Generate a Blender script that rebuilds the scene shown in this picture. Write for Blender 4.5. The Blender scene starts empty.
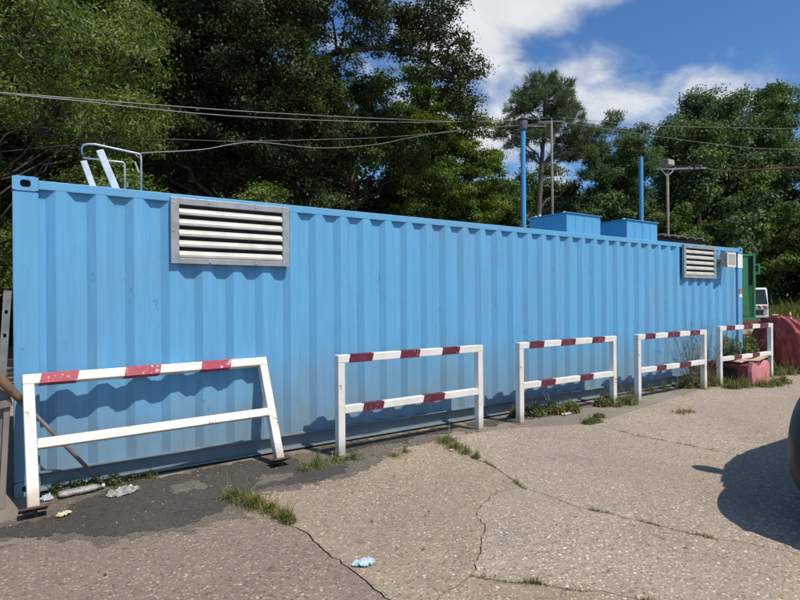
import bpy, bmesh, math, random
import numpy as np
from mathutils import Vector, Matrix, Euler
R = math.radians
rnd = random.Random(7)
scene = bpy.context.scene
COL = scene.collection

# ------------------------------------------------------------------ camera, sky, sun, exposure
CAM = Vector((0.0976, -5.3742, 1.5556)); YAW, PITCH, ROLL, F = 0.5953656, 0.001858, -0.0078387, 550.0
fw = Vector((math.sin(YAW)*math.cos(PITCH), math.cos(YAW)*math.cos(PITCH), math.sin(PITCH)))
rt = Vector((math.cos(YAW), -math.sin(YAW), 0)); up = rt.cross(fw)
r2 = rt*math.cos(ROLL) + up*math.sin(ROLL); u2 = -rt*math.sin(ROLL) + up*math.cos(ROLL)
cd = bpy.data.cameras.new('camera'); cam = bpy.data.objects.new('camera', cd); COL.objects.link(cam)
m3 = Matrix((r2, u2, -fw)).transposed(); cam.matrix_world = Matrix.Translation(CAM) @ m3.to_4x4()
cd.sensor_width = 36.0; cd.lens = F/800*36; cd.clip_start = .05; cd.clip_end = 2000
scene.camera = cam

SUN = Vector((0.165, -0.61, 1.0)).normalized()
ld = bpy.data.lights.new('sun', 'SUN'); lo = bpy.data.objects.new('sun', ld); COL.objects.link(lo)
ld.energy = 4.8; ld.angle = R(.53); ld.color = (1.0, .93, .82)
lo.rotation_euler = SUN.to_track_quat('Z', 'Y').to_euler()
w = bpy.data.worlds.new('World'); scene.world = w; w.use_nodes = True
wn = w.node_tree.nodes; wl = w.node_tree.links; wn.clear()
sky = wn.new('ShaderNodeTexSky'); sky.sky_type = 'NISHITA'; sky.sun_disc = False
sky.sun_elevation = math.asin(SUN.z); sky.sun_rotation = math.atan2(SUN.x, SUN.y)
sky.air_density = 1.0; sky.dust_density = .6; sky.ozone_density = 3.0
tc = wn.new('ShaderNodeTexCoord')
sep = wn.new('ShaderNodeSeparateXYZ'); wl.new(tc.outputs['Generated'], sep.inputs[0])
def wmath(op, a, b=None, clamp=False):
    n = wn.new('ShaderNodeMath'); n.operation = op; n.use_clamp = clamp
    for i, v in enumerate((a, b)):
        if v is None: continue
        if isinstance(v, (int, float)): n.inputs[i].default_value = v
        else: wl.new(v, n.inputs[i])
    return n.outputs[0]
# project directions on a cloud layer plane
zz = wmath('ADD', sep.outputs['Z'], .26)
cx = wmath('DIVIDE', sep.outputs['X'], zz); cy = wmath('DIVIDE', sep.outputs['Y'], zz)
cmb = wn.new('ShaderNodeCombineXYZ'); wl.new(cx, cmb.inputs[0]); wl.new(cy, cmb.inputs[1])
def wnoise(scale, det, off, dist=0.0, sx=1, sy=1):
    mp = wn.new('ShaderNodeMapping'); mp.inputs['Location'].default_value = off; mp.inputs['Scale'].default_value = (sx, sy, 1)
    mp.inputs['Rotation'].default_value = (0, 0, R(-20))
    wl.new(cmb.outputs[0], mp.inputs['Vector'])
    n = wn.new('ShaderNodeTexNoise'); n.inputs['Scale'].default_value = scale; n.inputs['Detail'].default_value = det
    n.inputs['Roughness'].default_value = .55; n.inputs['Distortion'].default_value = dist
    wl.new(mp.outputs[0], n.inputs['Vector']); return n.outputs['Fac']
CLOUD_OFF = (3.4, 1.2, 0)
n1 = wnoise(.95, 7, CLOUD_OFF, .4, .9, 1.2); n2 = wnoise(4.6, 10, (8, 3, 0), .35, .85, 1.25)
nn = wmath('ADD', wmath('MULTIPLY', n1, .5), wmath('MULTIPLY', n2, .5))
# cumulus banks over the wood, then unseen ones added (directions, radius, strength)
def bank(az, el, rad, amt, prev, squash=1.0):
    d = Vector((math.sin(R(az))*math.cos(R(el)), math.cos(R(az))*math.cos(R(el)), math.sin(R(el))))
    sub = wn.new('ShaderNodeVectorMath'); sub.operation = 'SUBTRACT'; wl.new(tc.outputs['Generated'], sub.inputs[0]); sub.inputs[1].default_value = d
    sc = wn.new('ShaderNodeVectorMath'); sc.operation = 'MULTIPLY'; wl.new(sub.outputs[0], sc.inputs[0]); sc.inputs[1].default_value = (1, 1, squash)
    ln = wn.new('ShaderNodeVectorMath'); ln.operation = 'LENGTH'; wl.new(sc.outputs[0], ln.inputs[0])
    q = wmath('DIVIDE', ln.outputs['Value'], rad, False)
    e = wmath('SUBTRACT', 1.0, wmath('MULTIPLY', q, q), True)
    return wmath('ADD', prev, wmath('MULTIPLY', e, amt))
nb = wmath('SUBTRACT', nn, .02)
nb = bank(51, 30.0, .19, .17, nb, 2.1)
nb = bank(43, 27.5, .17, .19, nb, 1.5)
nb = bank(38.5, 19.5, .17, .21, nb, 1.2)
nb = bank(53.5, 20.4, .14, .19, nb, 2.0)
nb = bank(47.5, 13.5, .15, .17, nb, 1.0)
nb = bank(60, 17.6, .16, .18, nb, 2.9)
nb = bank(69.5, 18.4, .18, .18, nb, 2.6)
nb = bank(20, 30, .25, .15, nb, 1.2)
for az_, el_ in ((100, 28), (150, 30), (200, 24), (250, 28), (305, 26), (340, 34), (60, 58), (210, 60)): nb = bank(az_, el_, .38, .17, nb, 1.5)  # unseen banks added round the sky to whiten its fill
mr = wn.new('ShaderNodeMapRange'); mr.inputs['From Min'].default_value = .53; mr.inputs['From Max'].default_value = .76; mr.clamp = True
mr.interpolation_type = 'SMOOTHSTEP'
wl.new(nb, mr.inputs['Value'])
shade = wn.new('ShaderNodeMapRange'); shade.inputs['From Min'].default_value = .3; shade.inputs['From Max'].default_value = .7
shade.inputs['To Min'].default_value = .8; shade.inputs['To Max'].default_value = 1.05; wl.new(n2, shade.inputs['Value'])
cc = wn.new('ShaderNodeVectorMath'); cc.operation = 'SCALE'; cc.inputs[0].default_value = (13.4, 14.0, 14.8); wl.new(shade.outputs[0], cc.inputs['Scale'])
tint = wn.new('ShaderNodeVectorMath'); tint.operation = 'MULTIPLY'; wl.new(sky.outputs[0], tint.inputs[0]); tint.inputs[1].default_value = (1.14, 1.72, 2.26)
mixw = wn.new('ShaderNodeMix'); mixw.data_type = 'RGBA'
wl.new(mr.outputs[0], mixw.inputs['Factor']); wl.new(tint.outputs[0], mixw.inputs[6]); wl.new(cc.outputs[0], mixw.inputs[7])
bg = wn.new('ShaderNodeBackground'); bg.inputs['Strength'].default_value = .060; wl.new(mixw.outputs[2], bg.inputs[0])
wo = wn.new('ShaderNodeOutputWorld'); wl.new(bg.outputs[0], wo.inputs[0])
scene.view_settings.view_transform = 'Standard'; scene.view_settings.look = 'None'
scene.view_settings.exposure = 0.0; scene.view_settings.gamma = 1.0
scene.view_settings.use_curve_mapping = False

# ------------------------------------------------------------------ materials
def nodes(name):
    m = bpy.data.materials.new(name); m.use_nodes = True
    nt = m.node_tree; b = nt.nodes['Principled BSDF']
    return m, nt, b
class NB:
    def __init__(s, nt, coord='Object'):
        s.nt = nt; s.n = nt.nodes; s.l = nt.links
        s.tc = s.n.new('ShaderNodeTexCoord'); s.co = s.tc.outputs[coord]
        if coord == 'World':
            pass
    def map(s, scale=(1, 1, 1), loc=(0, 0, 0)):
        m = s.n.new('ShaderNodeMapping'); m.inputs['Scale'].default_value = scale; m.inputs['Location'].default_value = loc
        s.l.new(s.co, m.inputs[0]); return m.outputs[0]
    def noise(s, scale, det=4, vec=None, rough=.55, dist=0):
        n = s.n.new('ShaderNodeTexNoise'); n.inputs['Scale'].default_value = scale; n.inputs['Detail'].default_value = det
        n.inputs['Roughness'].default_value = rough; n.inputs['Distortion'].default_value = dist
        s.l.new(vec or s.co, n.inputs['Vector']); return n.outputs['Fac']
    def vor(s, scale, vec=None, feature='F1', out='Color'):
        n = s.n.new('ShaderNodeTexVoronoi'); n.feature = feature; n.inputs['Scale'].default_value = scale
        s.l.new(vec or s.co, n.inputs['Vector']); return n.outputs[out]
    def rng(s, v, a, b, c=0, d=1, smooth=False):
        n = s.n.new('ShaderNodeMapRange'); n.clamp = True
        if smooth: n.interpolation_type = 'SMOOTHSTEP'
        for i, x in enumerate((a, b, c, d)): n.inputs[i+1].default_value = x
        s.l.new(v, n.inputs[0]); return n.outputs[0]
    def mix(s, f, a, b, mode='MIX'):
        n = s.n.new('ShaderNodeMix'); n.data_type = 'RGBA'; n.blend_type = mode
        for i, v in ((0, f), (6, a), (7, b)):
            if isinstance(v, (int, float)): n.inputs[i].default_value = v
            elif isinstance(v, tuple): n.inputs[i].default_value = (*v, 1) if len(v) == 3 else v
            else: s.l.new(v, n.inputs[i])
        return n.outputs[2]
    def ma(s, op, a, b=None):
        n = s.n.new('ShaderNodeMath'); n.operation = op
        for i, v in enumerate((a, b)):
            if v is None: continue
            if isinstance(v, (int, float)): n.inputs[i].default_value = v
            else: s.l.new(v, n.inputs[i])
        return n.outputs[0]
    def bump(s, h, strength, dist, b, prev=None):
        n = s.n.new('ShaderNodeBump'); n.inputs['Strength'].default_value = strength; n.inputs['Distance'].default_value = dist
        s.l.new(h, n.inputs['Height'])
        if prev: s.l.new(prev, n.inputs['Normal'])
        s.l.new(n.outputs[0], b.inputs['Normal']); return n.outputs[0]
def plain(name, c1, c2=None, rough=.6, scale=6.0, metal=0, bump=0, stretch=(1, 1, 1), spec=.5):
    m, nt, b = nodes(name); q = NB(nt)
    v = q.map(stretch); c2 = c2 or tuple(x*.75 for x in c1)
    f = q.rng(q.noise(scale, 6, v), .35, .65)
    q.l.new(q.mix(f, c1, c2), b.inputs['Base Color'])
    q.l.new(q.rng(q.noise(scale*2.3, 3, v), .3, .7, max(rough-.08, .05), min(rough+.1, 1)), b.inputs['Roughness'])
    b.inputs['Metallic'].default_value = metal; b.inputs['Specular IOR Level'].default_value = spec
    if bump: q.bump(q.noise(scale*5, 5, v), bump, .01, b)
    return m
def leafmat(name, dark, mid, light, pm=.5, pl=.88, transl=.3, rough=.5, patch=None):
    m, nt, b = nodes(name); q = NB(nt)
    g = q.n.new('ShaderNodeNewGeometry'); r = g.outputs['Random Per Island']
    cr = q.n.new('ShaderNodeValToRGB'); e = cr.color_ramp.elements
    e[0].position = 0; e[0].color = (*dark, 1); e[1].position = 1; e[1].color = (*light, 1)
    k = e.new(pm); k.color = (*mid, 1); k = e.new(pl); k.color = tuple((a+c)/2 for a, c in zip(mid, light))+(1,)
    q.l.new(r, cr.inputs[0])
    n = q.rng(q.noise(.45, 3), .35, .65)
    c = q.mix(n, cr.outputs[0], (1.3, 1.2, .85), 'MULTIPLY')
    if patch: c = q.mix(q.ma('MULTIPLY', q.rng(q.noise(.9, 3, q.map((1, 1, 1.3), (3, 1, 7))), .52, .62), .85), c, patch)
    q.l.new(c, b.inputs['Base Color']); b.inputs['Roughness'].default_value = rough
    b.inputs['Specular IOR Level'].default_value = .16
    tr = q.n.new('ShaderNodeBsdfTranslucent')
    hs = q.mix(1.0, c, (1.3, 1.5, .55), 'MULTIPLY'); q.l.new(hs, tr.inputs[0])
    mx = q.n.new('ShaderNodeMixShader'); mx.inputs[0].default_value = transl
    q.l.new(b.outputs[0], mx.inputs[1]); q.l.new(tr.outputs[0], mx.inputs[2])
    q.l.new(mx.outputs[0], nt.nodes['Material Output'].inputs[0]); return m

def blue_paint(name, base, dull, sheet=True):
    m, nt, b = nodes(name); q = NB(nt)
    vs = q.map((6, 6, .55)); fine = q.map((30, 30, 2.0))
    streak = q.rng(q.noise(1.0, 7, vs, .6), .40, .75); st2 = q.rng(q.noise(1.0, 5, fine), .5, .78)
    blotch = q.rng(q.noise(.7, 6), .45, .7)
    c = q.mix(q.ma('MULTIPLY', blotch, .8), base, dull)
    c = q.mix(q.ma('MULTIPLY', q.rng(q.noise(2.2, 7, q.map((1, 1, .7), (4, 0, 2)), .7), .58, .72), .45), c, tuple(x*.72 for x in base))
    c = q.mix(q.ma('MULTIPLY', streak, .45), c, tuple(x*.78 for x in dull))
    c = q.mix(q.ma('MULTIPLY', st2, .3), c, tuple(min(1, x*1.25+.03) for x in base))
    # grime splashed up from the ground
    sz = q.n.new('ShaderNodeSeparateXYZ'); q.l.new(q.co, sz.inputs[0])
    low = q.rng(q.ma('ADD', sz.outputs[2], q.ma('MULTIPLY', q.noise(3, 5), .9)), .35, 1.5, .85, 0)
    c = q.mix(low, c, (.20, .225, .225))
    # scuffs: thin dark blue rub marks and pin-head rust
    sc = q.map((3.2, 3.2, 1.4), (1.7, 0, .4))
    scf = q.ma('MULTIPLY', q.rng(q.noise(1.3, 5, sc), .56, .70), q.rng(q.noise(26, 6, q.map((1.3, 1, .6)), .65), .55, .66))
    c = q.mix(q.ma('MULTIPLY', scf, .7), c, (.03, .10, .22))
    ru = q.ma('MULTIPLY', q.rng(q.noise(1.3, 3), .56, .64), q.rng(q.vor(16, None, 'F1', 'Distance'), .07, .03))
    c = q.mix(q.ma('MULTIPLY', ru, .8), c, (.16, .06, .025))
    edge = q.ma('MAXIMUM', q.rng(sz.outputs[2], 1.9, 2.5, 0, 1), q.rng(sz.outputs[2], .65, .2, 0, 1))
    run = q.ma('MULTIPLY', q.rng(q.noise(1.0, 4, q.map((22, 22, .8), (3, 0, 0))), .60, .70), q.ma('MULTIPLY', edge, q.rng(q.noise(1.7, 2), .5, .6)))
    c = q.mix(q.ma('MULTIPLY', run, .5), c, (.17, .10, .065))
    q.l.new(c, b.inputs['Base Color'])
    q.l.new(q.rng(q.noise(3, 4), .3, .7, .48, .68), b.inputs['Roughness'])
    b.inputs['Specular IOR Level'].default_value = .35
    n1 = q.bump(q.noise(1.1, 2, q.map((1, 1, .6))), .5, .03, b)
    q.bump(q.noise(60, 3), .06, .004, b, n1)
    return m

def concrete(name, c1, c2, pebble=True, tone=1.0):
    m, nt, b = nodes(name); q = NB(nt)
    big = q.rng(q.noise(.55, 6), .35, .68); mid = q.rng(q.noise(3.5, 6), .38, .66)
    c = q.mix(big, c1, c2); c = q.mix(q.ma('MULTIPLY', mid, .35), c, tuple(x*.66 for x in c1))
    if pebble:
        hv = q.n.new('ShaderNodeSeparateColor'); wob = q.n.new('ShaderNodeVectorMath'); wob.operation = 'ADD'
        nz = q.n.new('ShaderNodeTexNoise'); nz.inputs['Scale'].default_value = 30; q.l.new(q.co, nz.inputs[0])
        sc = q.n.new('ShaderNodeVectorMath'); sc.operation = 'SCALE'; sc.inputs['Scale'].default_value = .012; q.l.new(nz.outputs['Color'], sc.inputs[0])
        q.l.new(q.co, wob.inputs[0]); q.l.new(sc.outputs[0], wob.inputs[1])
        v1 = q.n.new('ShaderNodeTexVoronoi'); v1.inputs['Scale'].default_value = 48; v1.inputs['Randomness'].default_value = 1
        q.l.new(wob.outputs[0], v1.inputs['Vector'])
        q.l.new(v1.outputs['Color'], hv.inputs[0])
        tn = lambda c_: tuple(x*tone for x in c_)
        stone = q.mix(q.rng(hv.outputs[0], 0, 1), tn((.17, .115, .075)), tn((.66, .53, .38)))
        stone = q.mix(q.rng(hv.outputs[1], .965, .985), stone, tn((.80, .74, .62)))
        stone = q.mix(q.rng(hv.outputs[2], .84, .9), stone, tn((.17, .09, .055)))
        inside = q.rng(v1.outputs['Distance'], .50, .38)
        keep = q.rng(hv.outputs[2], .06, .1)
        f = q.ma('MULTIPLY', inside, keep)
        c = q.mix(q.ma('MULTIPLY', f, q.rng(big, 0, 1, .95, .75)), c, stone)
        v2 = q.n.new('ShaderNodeTexVoronoi'); v2.inputs['Scale'].default_value = 27; q.l.new(wob.outputs[0], v2.inputs['Vector'])
        h2 = q.n.new('ShaderNodeSeparateColor'); q.l.new(v2.outputs['Color'], h2.inputs[0])
        f2 = q.ma('MULTIPLY', q.rng(v2.outputs['Distance'], .33, .26), q.rng(h2.outputs[1], .62, .66))
        st2 = q.mix(h2.outputs[0], tn((.24, .16, .11)), tn((.68, .57, .43)))
        c = q.mix(q.ma('MULTIPLY', f2, .6), c, st2)
        wr = q.rng(q.noise(.38, 5, q.map((1, 1, 1), (9, 4, 0)), .6), .42, .62); c = q.mix(q.ma('MULTIPLY', wr, .35), c, tn((.27, .215, .165)))
        hgt = q.ma('ADD', q.ma('MULTIPLY', f, .6), q.ma('MULTIPLY', f2, .8))
    # dark spots, drips and tyre dirt
    sp = q.ma('MULTIPLY', q.rng(q.noise(1.1, 4), .52, .62), q.rng(q.noise(13, 4), .58, .7))
    c = q.mix(q.ma('MULTIPLY', sp, .55), c, (.07, .06, .05))
    dr = q.rng(q.noise(.9, 7, q.map((1, 1, 1), (5, 2, 0)), .65), .56, .72)
    c = q.mix(q.ma('MULTIPLY', dr, .4), c, (.12, .105, .09))
    q.l.new(c, b.inputs['Base Color']); b.inputs['Roughness'].default_value = .88
    b.inputs['Specular IOR Level'].default_value = .25
    p = None
    if pebble: p = q.bump(hgt, .75, .006, b)
    q.bump(q.noise(110, 5), .5, .004, b, p)
    return m

M = {}
M['blue'] = blue_paint('container_blue_paint', (.115, .36, .60), (.15, .335, .52))
M['rail'] = blue_paint('grimy_shaded_rail_paint', (.085, .20, .31), (.10, .17, .22))  # grime, plus the barrier shadow on the rail put into the colour
M['blue_box'] = blue_paint('roof_box_blue_paint', (.095, .34, .56), (.12, .32, .50))
M['blue_pole'] = plain('pole_blue_paint', (.06, .30, .60), (.09, .30, .52), .4, 5)
M['louvre'] = plain('galvanised_louvre', (.38, .385, .385), (.28, .285, .29), .42, 9, .25)
M['slat'] = plain('louvre_slat_metal', (.56, .55, .49), (.44, .43, .39), .45, 7, .1)
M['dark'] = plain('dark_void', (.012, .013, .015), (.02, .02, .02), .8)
M['rubber'] = plain('black_rubber', (.018, .018, .018), (.03, .03, .03), .7)
M['galv'] = plain('galvanised_tube', (.55, .57, .58), (.40, .42, .43), .4, 12, .35)
M['lightalu'] = plain('light_aluminium', (.66, .70, .74), (.50, .54, .58), .45, 10, .1)
def white_paint(name, top, dirt, rust):
    m, nt, b = nodes(name); q = NB(nt)
    c = q.mix(q.ma('MULTIPLY', q.rng(q.noise(5, 6), .42, .7), .6), top, dirt)
    c = q.mix(q.rng(q.noise(38, 5), .64, .70, 0, .7), c, tuple(x*.55 for x in dirt))
    ch = q.ma('MULTIPLY', q.rng(q.noise(3.2, 5), .55, .6), q.rng(q.noise(24, 5), .58, .62))
    c = q.mix(q.ma('MULTIPLY', ch, rust), c, (.18, .075, .03))
    sz = q.n.new('ShaderNodeSeparateXYZ'); q.l.new(q.co, sz.inputs[0])
    low = q.rng(q.ma('ADD', sz.outputs[2], q.ma('MULTIPLY', q.noise(14, 5), .22)), .12, .30, .8, 0)
    c = q.mix(low, c, (.30, .21, .14))
    q.l.new(c, b.inputs['Base Color']); b.inputs['Roughness'].default_value = .5
    q.bump(q.noise(45, 4), .12, .004, b); return m
M['white'] = white_paint('barrier_white_paint', (.74, .72, .68), (.56, .53, .47), .9)
M['white_old'] = white_paint('barrier_cream_white_paint', (.74, .69, .61), (.56, .50, .42), .8)
def band_paint(name, c1, c2, chip):
    m, nt, b = nodes(name); q = NB(nt)
    c = q.mix(q.rng(q.noise(9, 5), .35, .65), c1, c2)
    c = q.mix(q.ma('MULTIPLY', q.rng(q.noise(30, 7, None, .7), .57, .61, 0, chip), q.rng(q.noise(6, 4), .46, .56)), c, (.70, .60, .56))
    q.l.new(c, b.inputs['Base Color']); b.inputs['Roughness'].default_value = .5; return m
M['maroon'] = band_paint('band_maroon_paint', (.085, .014, .028), (.13, .02, .034), .28)
M['crimson'] = band_paint('band_crimson_paint', (.36, .012, .045), (.28, .012, .038), .8)
M['steel'] = plain('rusty_steel', (.07, .045, .035), (.13, .07, .04), .75, 20, .3, .3)
M['wood'] = plain('worn_wood_handle', (.24, .135, .07), (.12, .07, .035), .6, 9, 0, .3, (3, 3, .4))
M['greywood'] = plain('weathered_grey_wood', (.22, .19, .16), (.12, .105, .09), .8, 9, 0, .3, (1, 1, .15))
M['greymetal'] = plain('weathered_grey_metal', (.24, .24, .23), (.14, .14, .13), .6, 9, .3)
M['shaft'] = plain('worn_shaft', (.20, .17, .15), (.12, .10, .09), .6, 12)
M['concrete'] = concrete('exposed_aggregate_concrete', (.345, .29, .225), (.27, .225, .175))
M['concrete_mid'] = concrete('aggregate_concrete_dusty', (.34, .265, .195), (.25, .19, .14), True, .88)
M['concrete_dark'] = concrete('aggregate_concrete_soiled', (.25, .195, .145), (.19, .145, .11), True, .68)
M['strip'] = concrete('smooth_grey_cement', (.27, .23, .18), (.19, .16, .125), False)
M['dirt'] = plain('crack_dirt', (.10, .085, .06), (.05, .044, .033), .95, 12)
M['tar'] = concrete('spilled_tar', (.080, .072, .062), (.058, .052, .046), True, .20)
M['halo'] = concrete('tar_dust', (.17, .145, .115), (.115, .098, .08), True, .40)
M['grass'] = leafmat('grass_blades', (.05, .070, .028), (.105, .130, .050), (.32, .29, .16), .4, .75, .35)
M['weedleaf'] = leafmat('weed_leaves', (.055, .080, .038), (.10, .13, .06), (.22, .22, .13), .5, .85, .3)
M['dry'] = leafmat('dry_stems', (.16, .12, .07), (.26, .20, .12), (.36, .30, .18), .5, .85, .2)
M['bark'] = plain('bark', (.085, .065, .05), (.045, .036, .03), .9, 3, 0, .8, (4, 4, .8))
M['pinebark'] = plain('pine_bark', (.13, .10, .08), (.075, .06, .05), .9, 3, 0, .8, (4, 4, .8))

# ------------------------------------------------------------------ mesh helpers
def link(o, parent=None):
    COL.objects.link(o)
    if parent: o.parent = parent
    return o
def tag(o, label=None, cat=None, group=None, kind=None):
    for k, v in (('label', label), ('category', cat), ('group', group), ('kind', kind)):
        if v: o[k] = v
    return o
def thing(name, label, cat, loc=(0, 0, 0), group=None):
    o = bpy.data.objects.new(name, None); o.empty_display_size = .2; link(o); o.location = loc
    return tag(o, label, cat, group)
def origin(o):
    v = Vector((0, 0, 0))
    while o: v += o.location; o = o.parent
    return v
class MB:
    def __init__(s): s.v = []; s.f = []
    def add(s, vs, fs):
        k = len(s.v); s.v += [Vector(x) for x in vs]; s.f += [tuple(i+k for i in f) for f in fs]; return s
    def box(s, lo, hi, mtx=None):
        x0, y0, z0 = lo; x1, y1, z1 = hi
        vs = [Vector(p) for p in ((x0,y0,z0),(x1,y0,z0),(x1,y1,z0),(x0,y1,z0),(x0,y0,z1),(x1,y0,z1),(x1,y1,z1),(x0,y1,z1))]
        if mtx: vs = [mtx @ p for p in vs]
        return s.add(vs, [(0,3,2,1),(4,5,6,7),(0,1,5,4),(1,2,6,5),(2,3,7,6),(3,0,4,7)])
    def bar(s, a, b, wd, ht, upv=(0, 0, 1)):      # rectangular bar between two points
        a = Vector(a); b = Vector(b); d = (b-a).normalized(); u = Vector(upv); sd = d.cross(u).normalized(); u = sd.cross(d)
        vs = [p + sd*i*wd/2 + u*j*ht/2 for p in (a, b) for i, j in ((-1,-1),(1,-1),(1,1),(-1,1))]
        return s.add(vs, [(0,1,2,3),(7,6,5,4),(0,4,5,1),(1,5,6,2),(2,6,7,3),(3,7,4,0)])
    def tube(s, pts, rad, n=10, cap=True):
        pts = [Vector(p) for p in pts]; rad = rad if isinstance(rad, (list, tuple)) else [rad]*len(pts)
        k = len(s.v); prev = None
        for i, p in enumerate(pts):
            d = (pts[min(i+1, len(pts)-1)] - pts[max(i-1, 0)]).normalized()
            if prev is None: a = d.orthogonal().normalized()
            else: a = (prev - d*prev.dot(d)).normalized()
            prev = a; c = d.cross(a)
            for j in range(n):
                t = 2*math.pi*j/n; s.v.append(p + (a*math.cos(t)+c*math.sin(t))*rad[i])
        for i in range(len(pts)-1):
            for j in range(n):
                q = k+i*n+j; r_ = k+i*n+(j+1) % n; s.f.append((q, r_, r_+n, q+n))
        if cap:
            s.f.append(tuple(k+j for j in reversed(range(n)))); s.f.append(tuple(k+(len(pts)-1)*n+j for j in range(n)))
        return s
    def prism(s, poly, axis, a, b):       # closed 2D outline extruded along an axis
        def P(u, v, t): return {0: (t, u, v), 1: (u, t, v), 2: (u, v, t)}[axis]
        n = len(poly); vs = [P(u, v, a) for u, v in poly] + [P(u, v, b) for u, v in poly]
        return s.add(vs, [tuple(range(n)), tuple(range(2*n-1, n-1, -1))] + [(i, i+n, (i+1) % n+n, (i+1) % n) for i in range(n)])
    def build(s, name, mat, parent=None, smooth=False, bevel=0, kind=None, label=None):
        o0 = origin(parent) if parent else Vector((0, 0, 0))
        me = bpy.data.meshes.new(name); me.from_pydata([tuple(p-o0) for p in s.v], [], s.f)
        bm = bmesh.new(); bm.from_mesh(me); bmesh.ops.recalc_face_normals(bm, faces=bm.faces); bm.to_mesh(me); bm.free()
        me.materials.append(mat); o = bpy.data.objects.new(name, me); link(o, parent)
        if smooth:
            for p in me.polygons: p.use_smooth = True
        if bevel:
            b = o.modifiers.new('bevel', 'BEVEL'); b.width = bevel; b.segments = 2; b.limit_method = 'ANGLE'; b.angle_limit = R(40)
        if kind: o['kind'] = kind
        if label: o['label'] = label
        return o
def npmesh(name, V, Fq, mat, parent=None, o0=None):
    me = bpy.data.meshes.new(name); V = np.asarray(V, np.float32)
    if parent is not None: V = V - np.array(origin(parent), np.float32)
    k = Fq.shape[1]; me.vertices.add(len(V)); me.vertices.foreach_set('co', V.ravel())
    me.loops.add(Fq.size); me.loops.foreach_set('vertex_index', Fq.ravel().astype(np.int32))
    me.polygons.add(len(Fq)); me.polygons.foreach_set('loop_start', np.arange(0, Fq.size, k, dtype=np.int32))
    me.polygons.foreach_set('loop_total', np.full(len(Fq), k, np.int32))
    me.update(calc_edges=True); me.materials.append(mat)
    o = bpy.data.objects.new(name, me); link(o, parent); return o

# ------------------------------------------------------------------ ground: slabs, joints and cracks
def jitter(pts, step=.05, amp=.012, seed=0):
    rg = random.Random(seed); out = [pts[0]]; off = 0
    for (x0, y0), (x1, y1) in zip(pts[:-1], pts[1:]):
        d = math.hypot(x1-x0, y1-y0); n = max(1, min(int(d/step), 90)); px, py = -(y1-y0)/d, (x1-x0)/d
        for i in range(1, n+1):
            off = off*.75 + rg.uniform(-amp, amp); o = off if i < n else 0
            t = i/n; out.append((x0+(x1-x0)*t+px*o, y0+(y1-y0)*t+py*o))
    return out
bnd = [(-6, -1.05), (-2, -1.0), (.5, -1.0), (1.5, -.94), (2.1, -.86), (2.9, -.62), (3.88, -.42), (5.0, -.60), (5.93, -1.02), (7.34, -.78), (9.85, -.42), (16, -.25)]
def seg(a, b): return jitter(bnd[a:b+1], .08, .012, a)
S0, S1, S2, S3, S4 = seg(0, 3), seg(3, 6), seg(6, 8), seg(8, 10), seg(10, 11)
nA, nB, nD, nE = bnd[3], bnd[6], bnd[8], bnd[10]
K = (3.49, -2.14); J = (2.16, -3.02); Mx = (1.63, -3.3)
A1 = jitter([nA, (1.54, -1.38), (1.63, -1.88), (1.65, -2.42), (1.64, -2.93), Mx], .05, .012, 11)
A2 = jitter([Mx, (1.6, -4.5), (1.3, -9)], .1, .01, 12)
B1 = jitter([nB, (3.73, -1.44), K], .05, .014, 13)
B2 = jitter([K, (3.51, -2.47), (3.5, -2.72), (3.57, -2.86), (3.66, -3.19), (3.75, -3.48), (3.86, -3.67), (3.96, -3.97), (4.05, -5), (4.1, -9)], .05, .014, 14)
C1 = jitter([K, (3.23, -2.13), (3.13, -2.15), (2.96, -2.23), (2.76, -2.4), (2.69, -2.57), (2.51, -2.73), (2.43, -2.81), (2.28, -2.91), J], .04, .012, 15)
CL = jitter([J, (2.02, -3.06), (1.89, -3.08), Mx], .05, .012, 16)
CR = jitter([J, (2.27, -3.18), (2.44, -3.35), (2.5, -3.44), (2.63, -3.54), (2.71, -3.68), (3.0, -4.5), (3.1, -9)], .05, .012, 17)
D1 = jitter([nD, (5.93, -1.22), (5.84, -1.69), (5.89, -2.1), (5.9, -2.47), (5.95, -2.87), (5.91, -3.3), (6.0, -9)], .06, .008, 18)
E1 = jitter([nE, (10.0, -.92), (10.33, -1.66), (10.8, -4), (11, -9)], .1, .01, 19)
rv = lambda p: p[::-1]
def chain(*ps):
    out = []
    for p in ps:
        for q in p:
            if not out or (abs(out[-1][0]-q[0]) + abs(out[-1][1]-q[1])) > 1e-5: out.append(q)
    if abs(out[0][0]-out[-1][0]) + abs(out[0][1]-out[-1][1]) < 1e-5: out.pop()
    return out
regions = [
 ('cement_strip', M['strip'], chain(S0, S1, S2, S3, S4, [(16, 3), (-6, 3)]), .002),
 ('concrete_slab', M['concrete_dark'], chain(S0, A1, A2, [(-6, -9)]), .006),
 ('concrete_slab', M['concrete_mid'], chain(S1, B1, C1, CL, rv(A1)), .005),
 ('concrete_slab', M['concrete'], chain(B2, [(3.1, -9)], rv(CR), rv(C1)), .003),
 ('concrete_slab', M['concrete_mid'], chain(rv(CL), CR, [(1.3, -9)], rv(A2)), .004),
 ('concrete_slab', M['concrete'], chain(S2, D1, [(4.1, -9)], rv(B2), rv(B1)), .004),
 ('concrete_slab', M['concrete'], chain(S3, E1, [(6, -9)], rv(D1)), .004),
 ('concrete_slab', M['concrete'], chain(S4, [(16, -9), (11, -9)], rv(E1)), .004)]
g = MB(); BIG = 420
xs = [-BIG, -60, -6, 16, 60, BIG]; ys = [-BIG, -60, -9, 3, 60, BIG]
for i in range(5):
    for j in range(5):
        if i == 2 and j == 2: continue
        g.add([(xs[i], ys[j], 0), (xs[i+1], ys[j], 0), (xs[i+1], ys[j+1], 0), (xs[i], ys[j+1], 0)], [(0, 1, 2, 3)])
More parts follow.
